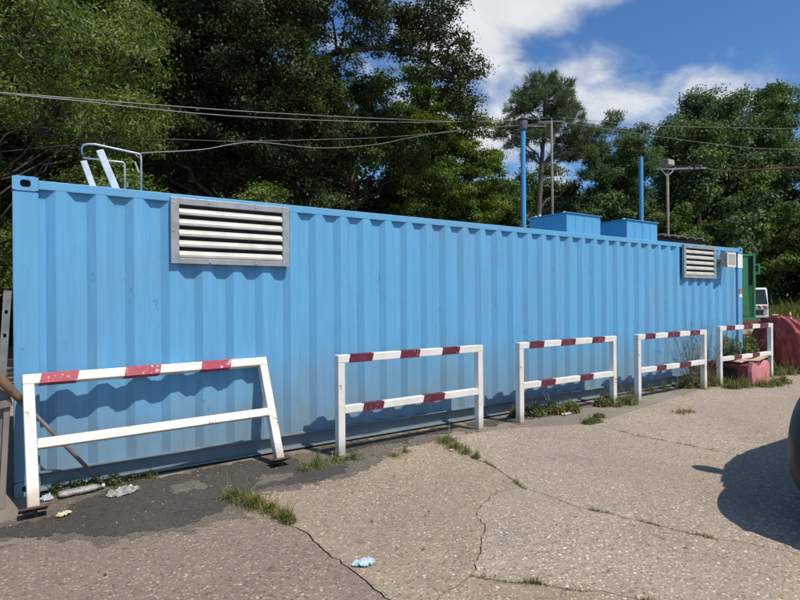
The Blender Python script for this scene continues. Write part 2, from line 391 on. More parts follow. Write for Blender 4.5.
ground = g.build('ground', M['concrete'], kind='structure')
dirt = MB().add([(-6, -9, -.014), (16, -9, -.014), (16, 3, -.014), (-6, 3, -.014)], [(0, 1, 2, 3)]).build('crack_soil', M['dirt'], kind='structure')
pave = MB()
for nm, mt, poly, ins in regions:
    bm = bmesh.new(); vs = [bm.verts.new((x, y, 0)) for x, y in poly]; f = bm.faces.new(vs)
    bm.normal_update()
    if f.normal.z < 0: f.normal_flip()
    ring = bmesh.ops.inset_region(bm, faces=[f], thickness=ins, use_even_offset=False, use_boundary=True)['faces']
    bmesh.ops.delete(bm, geom=ring, context='FACES')
    ed = [e for e in bm.edges if e.is_boundary]
    ex = bmesh.ops.extrude_edge_only(bm, edges=ed)
    for v in [v for v in ex['geom'] if isinstance(v, bmesh.types.BMVert)]: v.co.z = -.04
    bmesh.ops.triangulate(bm, faces=[q for q in bm.faces if len(q.verts) > 4])
    bmesh.ops.recalc_face_normals(bm, faces=bm.faces)
    tops = [q for q in bm.faces if abs(q.normal.z) > .9]
    if tops and tops[0].normal.z < 0: bmesh.ops.reverse_faces(bm, faces=bm.faces)
    me = bpy.data.meshes.new(nm); bm.to_mesh(me); bm.free(); me.materials.append(mt)
    link(bpy.data.objects.new(nm, me), ground)

# spilled tar on the strip: ragged sheet made of the grid cells that lie inside the stain
def inpoly(x, y, poly):
    c = False; n = len(poly); best = 9
    for i in range(n):
        x0, y0 = poly[i]; x1, y1 = poly[(i+1) % n]
        if (y0 > y) != (y1 > y) and x < (x1-x0)*(y-y0)/(y1-y0)+x0: c = not c
        dx, dy = x1-x0, y1-y0; t = max(0, min(1, ((x-x0)*dx+(y-y0)*dy)/(dx*dx+dy*dy+1e-9)))
        best = min(best, math.hypot(x-x0-t*dx, y-y0-t*dy))
    return best if c else -best
from mathutils import noise as mn
def stain(name, poly, holes, mat, cell=.022, z=.004, rag=.12, seed=0):
    x0 = min(p[0] for p in poly)-.15; x1 = max(p[0] for p in poly)+.15; y0 = min(p[1] for p in poly)-.15; y1 = max(p[1] for p in poly)+.15
    nx = int((x1-x0)/cell); ny = int((y1-y0)/cell); s = MB(); idx = {}
    def vid(i, j):
        if (i, j) not in idx: idx[(i, j)] = len(s.v); s.v.append(Vector((x0+i*cell, y0+j*cell, z)))
        return idx[(i, j)]
    for i in range(nx):
        for j in range(ny):
            x, y = x0+(i+.5)*cell, y0+(j+.5)*cell
            d = inpoly(x, y, poly)
            for h in holes: d = min(d, -inpoly(x, y, h))
            d += rag*(mn.noise((x*3, y*3, seed)) + .6*mn.noise((x*9, y*9, seed+3)) + .35*mn.noise((x*25, y*25, seed+5)))
            if d > 0: s.f.append((vid(i, j), vid(i+1, j), vid(i+1, j+1), vid(i, j+1)))
    return s.build(name, mat, kind='structure')
stain('tar_stain', [(-6, -.95), (-.06, -.86), (.22, -.95), (.48, -1.22), (1.02, -1.36), (1.27, -1.3), (1.5, -.95), (2.04, -.97), (2.48, -1.0), (2.62, -.76), (2.25, -.55), (2.3, -.1), (.75, -.1), (.45, -.34), (.3, -.62), (-.07, -.66), (-6, -.75)],
      [[(1.05, -.62), (1.3, -.66), (1.42, -.5), (1.3, -.38), (1.1, -.42)], [(1.75, -.78), (2.05, -.8), (2.15, -.66), (1.85, -.62)], [(2.0, -.45), (2.1, -.5), (2.2, -.35)]], M['tar'], rag=.09, seed=1)
stain('dusty_tar_halo', [(-6, -1.02), (-.06, -.95), (.22, -1.05), (.48, -1.34), (1.02, -1.5), (1.4, -1.42), (1.6, -1.0), (2.1, -1.06), (2.6, -1.05), (3.0, -.72), (4.2, -.34), (6.6, -.30), (9.5, -.16), (9.5, -.03), (.2, -.03), (.2, -.5), (-.07, -.6), (-6, -.6)],
      [], M['halo'], rag=.16, seed=6, z=.002, cell=.018)
stain('dark_ground_patch', [(2.6, -.35), (4.3, -.3), (4.3, -.06), (2.6, -.06)], [], M['tar'], rag=.12, seed=4)  # ragged dark patch between the second barrier and the wall
stain('dark_oil_drip', [(4.6, -.3), (5.6, -.38), (5.5, -.12), (4.7, -.1)], [], M['tar'], rag=.14, seed=9)

# ------------------------------------------------------------------ shipping container
LX, WY, HZ = 12.19, 2.44, 2.59
box = thing('shipping_container', 'long sky blue corrugated steel container with louvred vents, standing behind the row of barriers', 'container')
def corr(x):          # outer skin depth of the trapezoid profile at x (pitch .2955)
    t = (x - .225) % .2955
    D = .042
    if t < .070: return D*(1 - t/.070)
    if t < .145: return 0.0
    if t < .215: return D*(t-.145)/.070
    return D
def wall_sheet(name, z0, z1, xa, xb, fn, mat):
    bx = sorted({xa, xb} | {.225+.2955*k+o for k in range(-1, 42) for o in (0, .070, .145, .215) if xa < .225+.2955*k+o < xb})
    s = MB(); zs = [z0, (z0+z1)/2, z1]
    for z in zs:
        for x in bx: s.v.append(Vector(fn(x, corr(x), z)))
    n = len(bx)
    for k in range(len(zs)-1):
        for i in range(n-1): s.f.append((k*n+i, k*n+i+1, (k+1)*n+i+1, (k+1)*n+i))
    return s.build(name, mat, box)
wall_sheet('corrugated_wall', .185, 2.5, .170, LX-.170, lambda x, d, z: (x, d+.002, z), M['blue'])
wall_sheet('corrugated_wall', .185, 2.5, .170, LX-.170, lambda x, d, z: (x, WY-d-.002, z), M['blue'])
wall_sheet('end_wall', .185, 2.5, .12, WY-.12, lambda x, d, z: (d+.02, x, z), M['blue'])
wall_sheet('end_wall', .185, 2.5, .12, WY-.12, lambda x, d, z: (LX-d-.02, x, z), M['blue'])
rf = MB(); nxr = 110
for i in range(nxr+1):
    x = .08 + (LX-.16)*i/nxr
    for y in (.05, WY-.05): rf.v.append(Vector((x, y, 2.545 + (.012 if i % 2 else -.004))))
for i in range(nxr): rf.f.append((2*i, 2*i+1, 2*i+3, 2*i+2))
rf.build('roof', M['blue'], box)
for y0, y1 in ((0, .06), (WY-.06, WY)):
    MB().box((.178, y0, 2.49), (LX-.178, y1, 2.565)).build('top_rail', M['blue'], box, bevel=.006)
    sg = 1 if y0 == 0 else -1; o = 0 if y0 == 0 else WY
    s = MB()
    yy = lambda d: o + sg*d
    def yb(a, b): return (min(yy(a), yy(b)), max(yy(a), yy(b)))
    a, b = yb(-.014, .075); s.box((.17, a, .172), (LX-.17, b, .184))          # upper flange, standing proud
    a, b = yb(.058, .07); s.box((.17, a, .034), (LX-.17, b, .172))          # web
    a, b = yb(-.002, .058); s.box((.17, a, .024), (LX-.17, b, .034))          # lower flange
    s.build('bottom_rail', M['rail'], box)
for x0, x1 in ((0.0, .06), (LX-.06, LX)):
    MB().box((x0, .17, 2.49), (x1, WY-.17, 2.56)).build('top_rail', M['blue'], box)
    MB().box((x0, .17, .02), (x1, WY-.17, .185)).build('bottom_rail', M['blue'], box)
MB().box((.1, .1, .10), (LX-.1, WY-.1, .16)).build('floor_frame', M['dark'], box)
for x0 in (0, LX-.178):
    for y0 in (0, WY-.15):
        MB().box((x0+.001, y0+.003, .12), (x0+.177, y0+.147, 2.472)).build('corner_post', M['blue'], box, bevel=.008)
def casting(x0, y0, z0):
    # hollow corner block with an oval hole in its long-side face and in its end face
    W_, D_, H_ = .178, .162, .118
    front = y0 < 1; left = x0 < 1; s = MB(); N = 24; e = .004
    def plate(P, w_, h_, rw, rh, flip):
        k = len(s.v)
        for i in range(N):
            t = 2*math.pi*i/N; c, q = math.cos(t), math.sin(t)
            sc = min((w_/2)/abs(c) if abs(c) > 1e-6 else 9, (h_/2)/abs(q) if abs(q) > 1e-6 else 9)
            s.v.append(P(c*sc, q*sc, 0))
        for dep in (0, .03):
            for i in range(N):
                t = 2*math.pi*i/N; c, q = math.cos(t), math.sin(t)
                p = 3.2; d = (abs(c)**p+abs(q)**p)**(-1/p)
                s.v.append(P(c*d*rw, q*d*rh, dep))
        for a in (0, N):
            for i in range(N): s.f.append((k+a+i, k+a+(i+1) % N, k+a+N+(i+1) % N, k+a+N+i))
    cxm, cym, czm = x0+W_/2, y0+D_/2, z0+H_/2
    yf = y0-e if front else y0+D_+e; sy = 1 if front else -1
    plate(lambda u, v, d: Vector((cxm+u, yf+sy*d, czm+v)), W_, H_, .036, .030, False)
    xf = x0-e if left else x0+W_+e; sx = 1 if left else -1
    plate(lambda u, v, d: Vector((xf+sx*d, cym+u, czm+v)), D_, H_, .03, .03, False)
    fy = (yf, yf+.0) 
    xo = (min(xf, x0), max(xf, x0+W_)); yo = (min(yf, y0), max(yf, y0+D_))
    # top, bottom and the two hidden faces
    s.add([(xo[0], yo[0], z0+H_), (xo[1], yo[0], z0+H_), (xo[1], yo[1], z0+H_), (xo[0], yo[1], z0+H_)], [(0, 1, 2, 3)])
    s.add([(xo[0], yo[0], z0), (xo[1], yo[0], z0), (xo[1], yo[1], z0), (xo[0], yo[1], z0)], [(0, 1, 2, 3)])
    yh = yo[1] if front else yo[0]; xh = xo[1] if left else xo[0]
    s.add([(xo[0], yh, z0), (xo[1], yh, z0), (xo[1], yh, z0+H_), (xo[0], yh, z0+H_)], [(0, 1, 2, 3)])
    s.add([(xh, yo[0], z0), (xh, yo[1], z0), (xh, yo[1], z0+H_), (xh, yo[0], z0+H_)], [(0, 1, 2, 3)])
    c_ = s.build('corner_casting', M['blue'], box)
    MB().box((x0+.035, y0+.035, z0+.01), (x0+W_-.035, y0+D_-.035, z0+H_-.01)).build('hollow', M['dark'], c_)  # solid dark core, the block's inner shade put into its colour
for x0 in (0, LX-.178):
    for y0 in (0, WY-.162):
        casting(x0, y0, HZ-.118); casting(x0, y0, 0.002)

def louvre(x0, z0, wd=1.15, ht=.61, label=None):
    s = MB(); fr = .072; yf = -.040; yb_ = .0
    # four mitred frame bars, the uprights a hair prouder than the rails
    s.box((x0, yf-.003, z0), (x0+fr, yb_, z0+ht)); s.box((x0+wd-fr, yf-.003, z0), (x0+wd, yb_, z0+ht))
    s.box((x0+fr, yf, z0), (x0+wd-fr, yb_, z0+.052)); s.box((x0+fr, yf, z0+ht-.062), (x0+wd-fr, yb_, z0+ht))
    v = s.build('louvre_vent', M['louvre'], box, bevel=.003, label=label)
    MB().box((x0+fr, -.006, z0+.05), (x0+wd-fr, -.002, z0+ht-.06)).build('vent_shade', M['dark'], v)  # near-black sheet painted as the unlit opening behind the slats
    n = 5; zi = z0+.054; hi = ht-.116; pt = hi/n
    for k in range(n):
        zc = zi+pt*k
        # each blade: rounded nose at the bottom front, rising inwards
        poly = [(-.034, zc+.002), (-.040, zc+.008), (-.041, zc+.028), (-.036, zc+.042), (-.014, zc+.066), (-.011, zc+.063), (-.031, zc+.036), (-.033, zc+.006)]
        MB().prism([(y, z) for y, z in poly], 0, x0+fr+.002, x0+wd-fr-.002).build('louvre_slat', M['slat'], v)
    b = MB()
    for px, pz in ((.02, .05), (.02, ht-.05), (wd-.02, .05), (wd-.02, ht-.05), (.35, ht-.025), (.8, ht-.025), (.35, .02), (.8, .02), (.02, ht/2), (wd-.02, ht/2)):
        b.tube([(x0+px, yf-.002, z0+pz), (x0+px, yf-.009, z0+pz)], .007, 8)
    b.build('screw', M['slat'], v, kind='stuff')
    return v
louvre(1.187, 1.918); louvre(9.905, 1.935)

# wall floodlight near the right end, white plate and warning sticker on the corner post
fl = MB().prism([(-.20, 2.17), (-.20, 2.43), (-.17, 2.445), (-.06, 2.41), (-.06, 2.20), (-.17, 2.155)], 0, 11.14, 11.46).build('floodlight', plain('floodlight_housing', (.42, .40, .36), (.30, .29, .27), .5), box, bevel=.006)
MB().box((11.13, -.207, 2.155), (11.47, -.198, 2.20)).box((11.13, -.207, 2.40), (11.47, -.198, 2.44)).box((11.13, -.207, 2.20), (11.165, -.198, 2.40)).box((11.435, -.207, 2.20), (11.47, -.198, 2.40)).build('lens_frame', plain('cream_plastic', (.72, .68, .58), (.62, .58, .5), .5), fl)
gl = plain('lamp_glass', (.42, .40, .33), (.34, .32, .27), .12, 8)
MB().box((11.166, -.204, 2.202), (11.434, -.199, 2.398)).build('lens', gl, fl)
MB().bar((11.12, -.10, 2.30), (11.12, .002, 2.30), .02, .03).bar((11.12, -.16, 2.24), (11.12, -.08, 2.34), .01, .03).bar((11.475, -.10, 2.30), (11.475, .03, 2.30), .01, .03).build('bracket', M['galv'], fl, kind='stuff')
MB().tube([(11.1, -.10, 2.3), (11.06, -.05, 2.2), (11.08, -.01, 2.1)], .006, 6).build('cable', M['rubber'], fl)
MB().box((11.985, -.006, 2.17), (12.186, -.001, 2.455)).build('white_plate', plain('white_plate_paint', (.80, .80, .76), (.70, .70, .66), .5), box)
st = MB().box((12.045, -.004, 1.645), (12.165, -.001, 1.745)).build('warning_sticker', plain('sticker_red', (.55, .05, .05), (.45, .05, .05), .5), box)
MB().box((12.045, -.004, 1.575), (12.165, -.001, 1.643)).build('sticker_caption', plain('sticker_white', (.78, .76, .74), (.66, .62, .60), .5), st)
pg = MB()
def flat(s, pts, y): s.add([(x, y, z) for x, z in pts], [tuple(range(len(pts)))])
flat(pg, [(12.09, 1.66), (12.12, 1.66), (12.112, 1.70), (12.105, 1.71), (12.098, 1.70)], -.0055)
flat(pg, [(12.105+.011*math.cos(t*.785), 1.722+.011*math.sin(t*.785)) for t in range(8)], -.0055)
pg.build('sticker_pictogram', bpy.data.materials['sticker_white'], st)

def roof_box(x0, x1, y0, y1, z1):
    r = MB().box((x0, y0, 2.552), (x1, y1, z1)).build('roof_vent_box', M['blue_box'], box, bevel=.006)
    MB().box((x0-.02, y0-.02, z1+.002), (x1+.02, y1+.02, z1+.016)).build('lid', M['blue_pole'], r, bevel=.003)
    s = MB()
    for px, py in ((x0+.06, y1-.08), (x0+.06, y0+.10), (x0-.03, y0+.55)):
        s.box((px, py, z1+.017), (px+.05, py+.03, z1+.05))
    s.build('lifting_lug', M['lightalu'], r, kind='stuff')
    s = MB()
    for k in range(1, 4): s.box((x0+(x1-x0)*k/4-.002, y0-.004, 2.57), (x0+(x1-x0)*k/4+.002, y0-.001, z1-.02))
    s.build('seam', M['blue'], r, kind='stuff')
roof_box(7.36, 8.24, .50, 1.30, 2.965); roof_box(8.79, 9.73, .36, 1.10, 2.945)

# folding handrail of the roof hatch: two leaning flat channels and bent tube rails
hr = MB().bar((.815, .36, 2.55), (.655, .36, 2.965), .035, .062, (1, 0, 0)).build('roof_handrail', M['lightalu'], box, bevel=.004, label='folded light grey handrail on the roof above the left end')
MB().bar((.70, .9, 2.56), (.565, .9, 2.97), .035, .056, (1, 0, 0)).build('flat_channel', M['lightalu'], hr, bevel=.004)
MB().tube([(1.005, .36, 2.56), (1.005, .36, 2.95), (.999, .36, 2.972), (.98, .36, 2.98), (.62, .36, 3.015), (.56, .37, 3.01), (.525, .40, 3.0), (.52, .47, 2.985), (.535, .62, 2.975)], .009, 8).build('tube_rail', M['galv'], hr, smooth=True)
MB().tube([(.935, .9, 2.56), (.935, .9, 2.985), (.929, .9, 3.0), (.91, .9, 3.006), (.56, .9, 3.0)], .009, 8).build('tube_rail', M['galv'], hr, smooth=True)
MB().tube([(.95, .36, 2.90), (.985, .36, 2.80)], .008, 6).build('latch', M['galv'], hr)
MB().box((.71, .40, 2.56), (.80, .50, 2.65)).build('hinge_block', M['lightalu'], hr, bevel=.006)

# ------------------------------------------------------------------ barriers
def barrier(label, p0, p1, lean=None, bands_top=(), bands_low=(), wmat='white', bmat='maroon', plate='flush', L=2.05, H=1.02):
    root = thing('steel_barrier', label, 'barrier', (0, 0, 0), 'red and white barriers standing in front of the blue container')
    t = .08
    MB().box((0, -t/2, H-t), (L, t/2, H)).build('top_bar', M[wmat], root, bevel=.007)
    tb = root.children[-1] if root.children else None
    tb = [c for c in bpy.data.objects if c.parent == root and c.name.startswith('top_bar')][0]
    for x in (0.001, L-t-.001):
        MB().box((x, -t/2+.001, .012), (x+t-.002, t/2-.001, H-t)).build('post', M[wmat], root, bevel=.007)
    zl = .432
    lb = MB().box((t, -t/2+.003, zl), (L-t, t/2-.003, zl+.075)).build('lower_bar', M[wmat], root, bevel=.006)
    def band(par, a, b, z0, z1, k=.25):
        s = MB(); h = t/2+.0015
        v = [(x+k*(z-(z0+z1)/2), y, z) for z in (z0-.0015, z1+.0015) for x, y in ((a, -h), (b, -h), (b, h), (a, h))]
        s.add(v, [(0, 1, 5, 4), (2, 3, 7, 6), (4, 5, 6, 7), (0, 3, 2, 1)])
        s.build('red_band', M[bmat], par)
    for a, b in bands_top: band(tb, a, b, H-t, H)
    for a, b in bands_low: band(lb, a, b, zl, zl+.075)
    for x in (t/2, L-t/2):
        if plate == 'torn':
            MB().box((x-.09, -.085, -.006), (x+.09, .085, .010)).build('base_plate', M['steel'], root, bevel=.003)
            MB().tube([(x+.01, 0, -.006), (x+.02, .01, -.07)], .014, 8).build('anchor_stub', M['steel'], root)
        else:
            MB().box((x-.075, -.075, .0), (x+.075, .075, .010)).build('base_plate', M['strip'], root, bevel=.003)
    p0 = Vector(p0); ax = (Vector(p1)-p0).normalized(); zax = Vector(lean or (0, 0, 1)).normalized()
    yax = zax.cross(ax).normalized(); zax = ax.cross(yax)
    mt = Matrix((ax, yax, zax)).transposed().to_4x4(); mt.translation = p0
    root.rotation_euler = mt.to_euler(); root.location = p0
    return root
barrier('cream white barrier leaning back at the container, three crimson bands on its top bar only', (.085, -.545, .055), (2.1, -.405, .055), (-.03, .40, .93),
        [(.12, .38), (.73, 1.02), (1.38, 1.66)], [], 'white_old', 'crimson', 'torn', 2.03, 1.02)
barrier('upright white and maroon barrier standing next to the leaning cream barrier', (2.645, -.47, 0), (4.62, -.43, 0), None,
        [(.13, .41), (.76, 1.02), (1.34, 1.60)], [(.29, .54), (1.07, 1.37)], L=1.975)
barrier('middle one of the five barriers, a green leafy weed clump behind its lower bar', (5.195, -.47, 0), (7.27, -.44, 0), None,
        [(.18, .46), (.80, 1.10), (1.47, 1.76)], [(.40, .68), (1.20, 1.49)])
barrier('white and maroon barrier with tall dry stalks behind its right post', (7.72, -.48, 0), (9.80, -.46, 0), None,
        [(.19, .47), (.82, 1.18), (1.50, 1.82)], [(.50, .77), (1.17, 1.52)])
barrier('white and maroon barrier standing over the red block with the board on it', (10.27, -.44, 0), (12.4, -.46, 0), None,
        [(.22, .53), (.86, 1.20), (1.50, 1.84)], [(.50, .78), (1.20, 1.48)], H=1.06)

# ------------------------------------------------------------------ trees
def unit(a): return a/np.linalg.norm(a, axis=1, keepdims=True)
def leaves(rg, C, L, W, outward=None, upb=.45, fold=.2):
    n = len(C); N = rg.normal(size=(n, 3)); N[:, 2] += upb*2.2
    if outward is not None: N += outward*1.5
    N = unit(N); T = unit(np.cross(N, rg.normal(size=(n, 3)))); B = np.cross(N, T)
    l = (L*rg.uniform(.65, 1.35, (n, 1))); w_ = (W*rg.uniform(.7, 1.3, (n, 1)))
    V = np.empty((n, 4, 3)); V[:, 0] = C-T*l*.5; V[:, 2] = C+T*l*.5
    V[:, 1] = C-B*w_*.5-T*l*.08+N*w_*fold; V[:, 3] = C+B*w_*.5-T*l*.08+N*w_*fold
    return V.reshape(-1, 3), np.arange(n*4).reshape(-1, 4)
def limb(mb, a, b, ra, rb, rg, n=6, wob=.08, sides=7):
    a = np.array(a, float); b = np.array(b, float); d = np.linalg.norm(b-a); pts = []
    for i in range(n+1):
        t = i/n; p = a+(b-a)*t; p[2] += d*.08*math.sin(math.pi*t)
        if 0 < i < n: p += rg.normal(size=3)*d*wob*.5
        pts.append(tuple(p))
    mb.tube(pts, [ra+(rb-ra)*(i/n)**.8 for i in range(n+1)], sides, cap=False); return pts
def tree(name, label, loc, h, cr, zlo, trunk_r, nleaf, L, W, mat, seed, nl=26, twigs=26, spray=.34, lean=(0, 0), bark='bark', group=None, lobes=None, shell=.55, lr=(.20, .34), flat=.8, drop=0, cx=0, cy=0, cat='tree', upb=.45, mainlimb=None):
    rg = np.random.default_rng(seed); x0, y0 = loc
    root = thing(name, label, cat, (x0, y0, 0), group)
    tb = MB(); topz = h*.86; ctr = np.array([x0+lean[0]+cx, y0+lean[1]+cy, (zlo+h)/2])
    tp = [(x0, y0, -.05), (x0+.05*lean[0], y0+.05*lean[1], h*.12), (x0+.25*lean[0]+rg.normal()*.1, y0+.25*lean[1]+rg.normal()*.1, h*.35), (x0+.6*lean[0]+rg.normal()*.15, y0+.6*lean[1]+rg.normal()*.15, h*.6), (x0+lean[0], y0+lean[1], topz)]
    tb.tube(tp, [trunk_r*1.35, trunk_r, trunk_r*.8, trunk_r*.5, trunk_r*.12], 10)
    if lobes is None:
        lobes = []
        for i in range(nl):
            u = rg.normal(size=3); u /= np.linalg.norm(u); rad = rg.uniform(shell, .86)
            p = ctr + u*rad*np.array([cr, cr, (h-zlo)/2]); r_ = cr*rg.uniform(*lr)
            p[2] = min(p[2], h-r_*.75); lobes.append((p, r_))
    if mainlimb is not None:
        tb.tube([tuple(q) for q in mainlimb], [trunk_r*.26*(1-.8*i/(len(mainlimb)-1)) for i in range(len(mainlimb))], 8, cap=False)
    tot = sum(r_**2 for _, r_ in lobes); CC = []; OO = []
    for p, r_ in lobes:
        p = np.array(p, float)
        hz = float(np.clip(p[2]-np.linalg.norm(p[:2]-np.array([x0, y0]))*.55, h*.18, topz*.95))
        k = min(max(hz/topz, 0), 1); a = None
        for (q0, q1) in zip(tp[:-1], tp[1:]):
            if q0[2] <= hz <= q1[2]: t = (hz-q0[2])/(q1[2]-q0[2]); a = [q0[i]+(q1[i]-q0[i])*t for i in range(3)]
        if a is None: a = tp[-2]
        if mainlimb is not None and p[0] > mainlimb[1][0]:
            ML = np.array(mainlimb); dd = np.linalg.norm(ML-p, axis=1)+ .35*np.abs(ML[:, 0]-p[0]+.5); a = ML[int(np.argmin(dd))]; k = .9
        pts = limb(tb, a, p, trunk_r*(.42-.28*k)*min(1, (24/len(lobes))**.5), .016, rg)
        nt = max(4, int(twigs*rg.uniform(.8, 1.2))); m = max(2, int(nleaf*(r_**2/tot)/nt))
        u = unit(rg.normal(size=(nt, 3))); f = rg.uniform(.35, 1.0, (nt, 1))**.6
        tw = p + u*f*r_*np.array([1, 1, flat])
        for q in tw[:: max(1, nt//7)]:
            tb.tube([tuple(pts[-2]), tuple((np.array(pts[-2])+q)/2+rg.normal(size=3)*.08*r_), tuple(q)], [.028, .018, .007], 4, cap=False)
        Cs = np.repeat(tw, m, axis=0) + rg.normal(size=(nt*m, 3))*spray*np.array([1, 1, .55])*(r_/1.6)**.5
        Cs[:, 2] -= np.abs(rg.normal(size=nt*m))*drop
        CC.append(Cs); OO.append(np.repeat(u, m, axis=0))
    C = np.concatenate(CC); O = np.concatenate(OO)
    V, Fq = leaves(rg, C, L, W, O, upb)
    npmesh('crown', V, Fq, mat, root)
    tb.build('trunk', M[bark], root, smooth=True)
    return root
LF = {}
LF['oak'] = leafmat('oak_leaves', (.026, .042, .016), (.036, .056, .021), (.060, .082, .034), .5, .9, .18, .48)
LF['ash'] = leafmat('ash_leaves', (.060, .100, .028), (.100, .150, .042), (.20, .24, .09), .42, .75, .28, .45)
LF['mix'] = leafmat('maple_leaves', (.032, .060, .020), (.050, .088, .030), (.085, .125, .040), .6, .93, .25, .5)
LF['yel'] = leafmat('yellowing_leaves', (.040, .078, .020), (.060, .108, .028), (.12, .17, .035), .6, .93, .28, .5, (.21, .25, .035))
LF['pine'] = leafmat('pine_needles', (.075, .115, .068), (.105, .15, .088), (.15, .19, .115), .5, .9, .12, .55)
LF['far'] = leafmat('locust_leaves', (.060, .100, .050), (.080, .128, .062), (.115, .165, .085), .5, .9, .22, .5)  # lightened: haze and sun on the distant crowns put into the colour
LF['far2'] = leafmat('hornbeam_leaves', (.062, .105, .034), (.086, .138, .046), (.13, .185, .066), .5, .9, .25, .5)  # lightened likewise, sunlight on the far crowns painted in

# left: bright ash hanging over the container end
tree('ash_tree', 'bright green ash tree behind the left end of the container', (-.6, 7.2), 9.6, 3.6, 1.2, .11, 120000, .09, .028, LF['ash'], 3, nl=62, twigs=22, spray=.22, cx=-.2, cy=-.5, lr=(.15, .26), flat=.62, shell=.62)
tree('elder_shrub', 'low leafy shrub growing against the back of the container by its left end', (1.6, 4.9), 4.1, 1.5, .8, .05, 24000, .085, .032, LF['ash'], 5, nl=18, twigs=20, spray=.22, cat='shrub')
tree('elder_shrub', 'dense shrub left of the container behind the leaning grey uprights', (-1.5, 2.6), 3.2, 1.3, .1, .05, 22000, .09, .04, LF['mix'], 6, nl=20, twigs=20, spray=.22, cat='shrub')
tree('elder_shrub', 'small pale shrub showing over the roof below the sagging wire', (4.6, 6.8), 4.6, 1.6, .6, .05, 24000, .085, .032, LF['ash'], 8, nl=18, twigs=20, spray=.25, cat='shrub')
# the great oak and its neighbours
rg0 = np.random.default_rng(40); OL = []
oc = np.array([4.9, 11.3, 9.0])
for i in range(46):
    u = rg0.normal(size=3); u /= np.linalg.norm(u); u[1] = -abs(u[1])*.8 if rg0.random() < .7 else u[1]
    OL.append((oc+u*rg0.uniform(.5, .9)*np.array([4.1, 3.8, 7.0]), rg0.uniform(1.0, 1.6)))
# limb that reaches out to the right, high over the container
for p, r_ in (((9.0, 9.7, 10.4), .9), ((9.9, 9.6, 9.85), .6), ((10.7, 9.4, 9.9), .7), ((11.3, 9.2, 9.3), .7), ((12.0, 9.0, 9.1), .75), ((12.5, 8.8, 8.4), .6), ((12.4, 8.7, 7.7), .45), ((8.9, 9.9, 11.3), 1.1), ((10.2, 9.7, 11.2), 1.0), ((11.2, 9.4, 10.9), .95), ((12.0, 9.0, 10.2), .8), ((12.6, 8.8, 9.5), .7), ((8.2, 10.0, 8.9), .8), ((11.6, 9.3, 11.6), .9)):
    OL.append((np.array(p), r_))
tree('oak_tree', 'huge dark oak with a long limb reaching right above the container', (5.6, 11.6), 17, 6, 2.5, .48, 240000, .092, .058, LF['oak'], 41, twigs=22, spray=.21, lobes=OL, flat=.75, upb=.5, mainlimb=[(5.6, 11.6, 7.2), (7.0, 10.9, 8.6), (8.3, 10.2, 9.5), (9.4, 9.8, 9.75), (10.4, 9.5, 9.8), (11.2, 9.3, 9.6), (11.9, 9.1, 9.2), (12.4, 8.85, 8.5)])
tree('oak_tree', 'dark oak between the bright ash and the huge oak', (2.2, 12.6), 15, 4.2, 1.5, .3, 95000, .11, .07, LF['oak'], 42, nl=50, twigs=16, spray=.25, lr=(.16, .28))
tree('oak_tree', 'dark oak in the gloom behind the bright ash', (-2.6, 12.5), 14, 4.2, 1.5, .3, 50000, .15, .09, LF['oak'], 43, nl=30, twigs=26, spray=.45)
tree('hazel_tree', 'mid green hazel tree under the right side of the huge oak', (10.6, 13.4), 11.5, 3.4, 1.2, .2, 100000, .10, .065, LF['mix'], 44, nl=60, twigs=16, spray=.22, lr=(.15, .27))
tree('maple_tree', 'maple with yellowing leaves right of the huge oak', (14.8, 13.6), 11.9, 3.1, 1.5, .22, 110000, .10, .068, LF['yel'], 45, nl=62, twigs=16, spray=.22, lr=(.15, .27))
tree('maple_tree', 'lower green maple between the yellowing maple and the pine', (18.6, 15.0), 8.7, 2.7, 1.0, .2, 60000, .12, .08, LF['mix'], 46, nl=50, twigs=14, spray=.25, lr=(.15, .27))
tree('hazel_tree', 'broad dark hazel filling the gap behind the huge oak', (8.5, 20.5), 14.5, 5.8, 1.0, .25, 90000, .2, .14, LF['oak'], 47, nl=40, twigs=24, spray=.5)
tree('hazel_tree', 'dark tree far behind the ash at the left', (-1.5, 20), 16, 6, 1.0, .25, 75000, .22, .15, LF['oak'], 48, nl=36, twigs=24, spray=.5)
tree('hazel_tree', 'dark bushy tree behind the yellowing maple', (17.5, 20.5), 12.3, 4.2, .8, .25, 45000, .2, .13, LF['mix'], 49, nl=34, twigs=24, spray=.5)

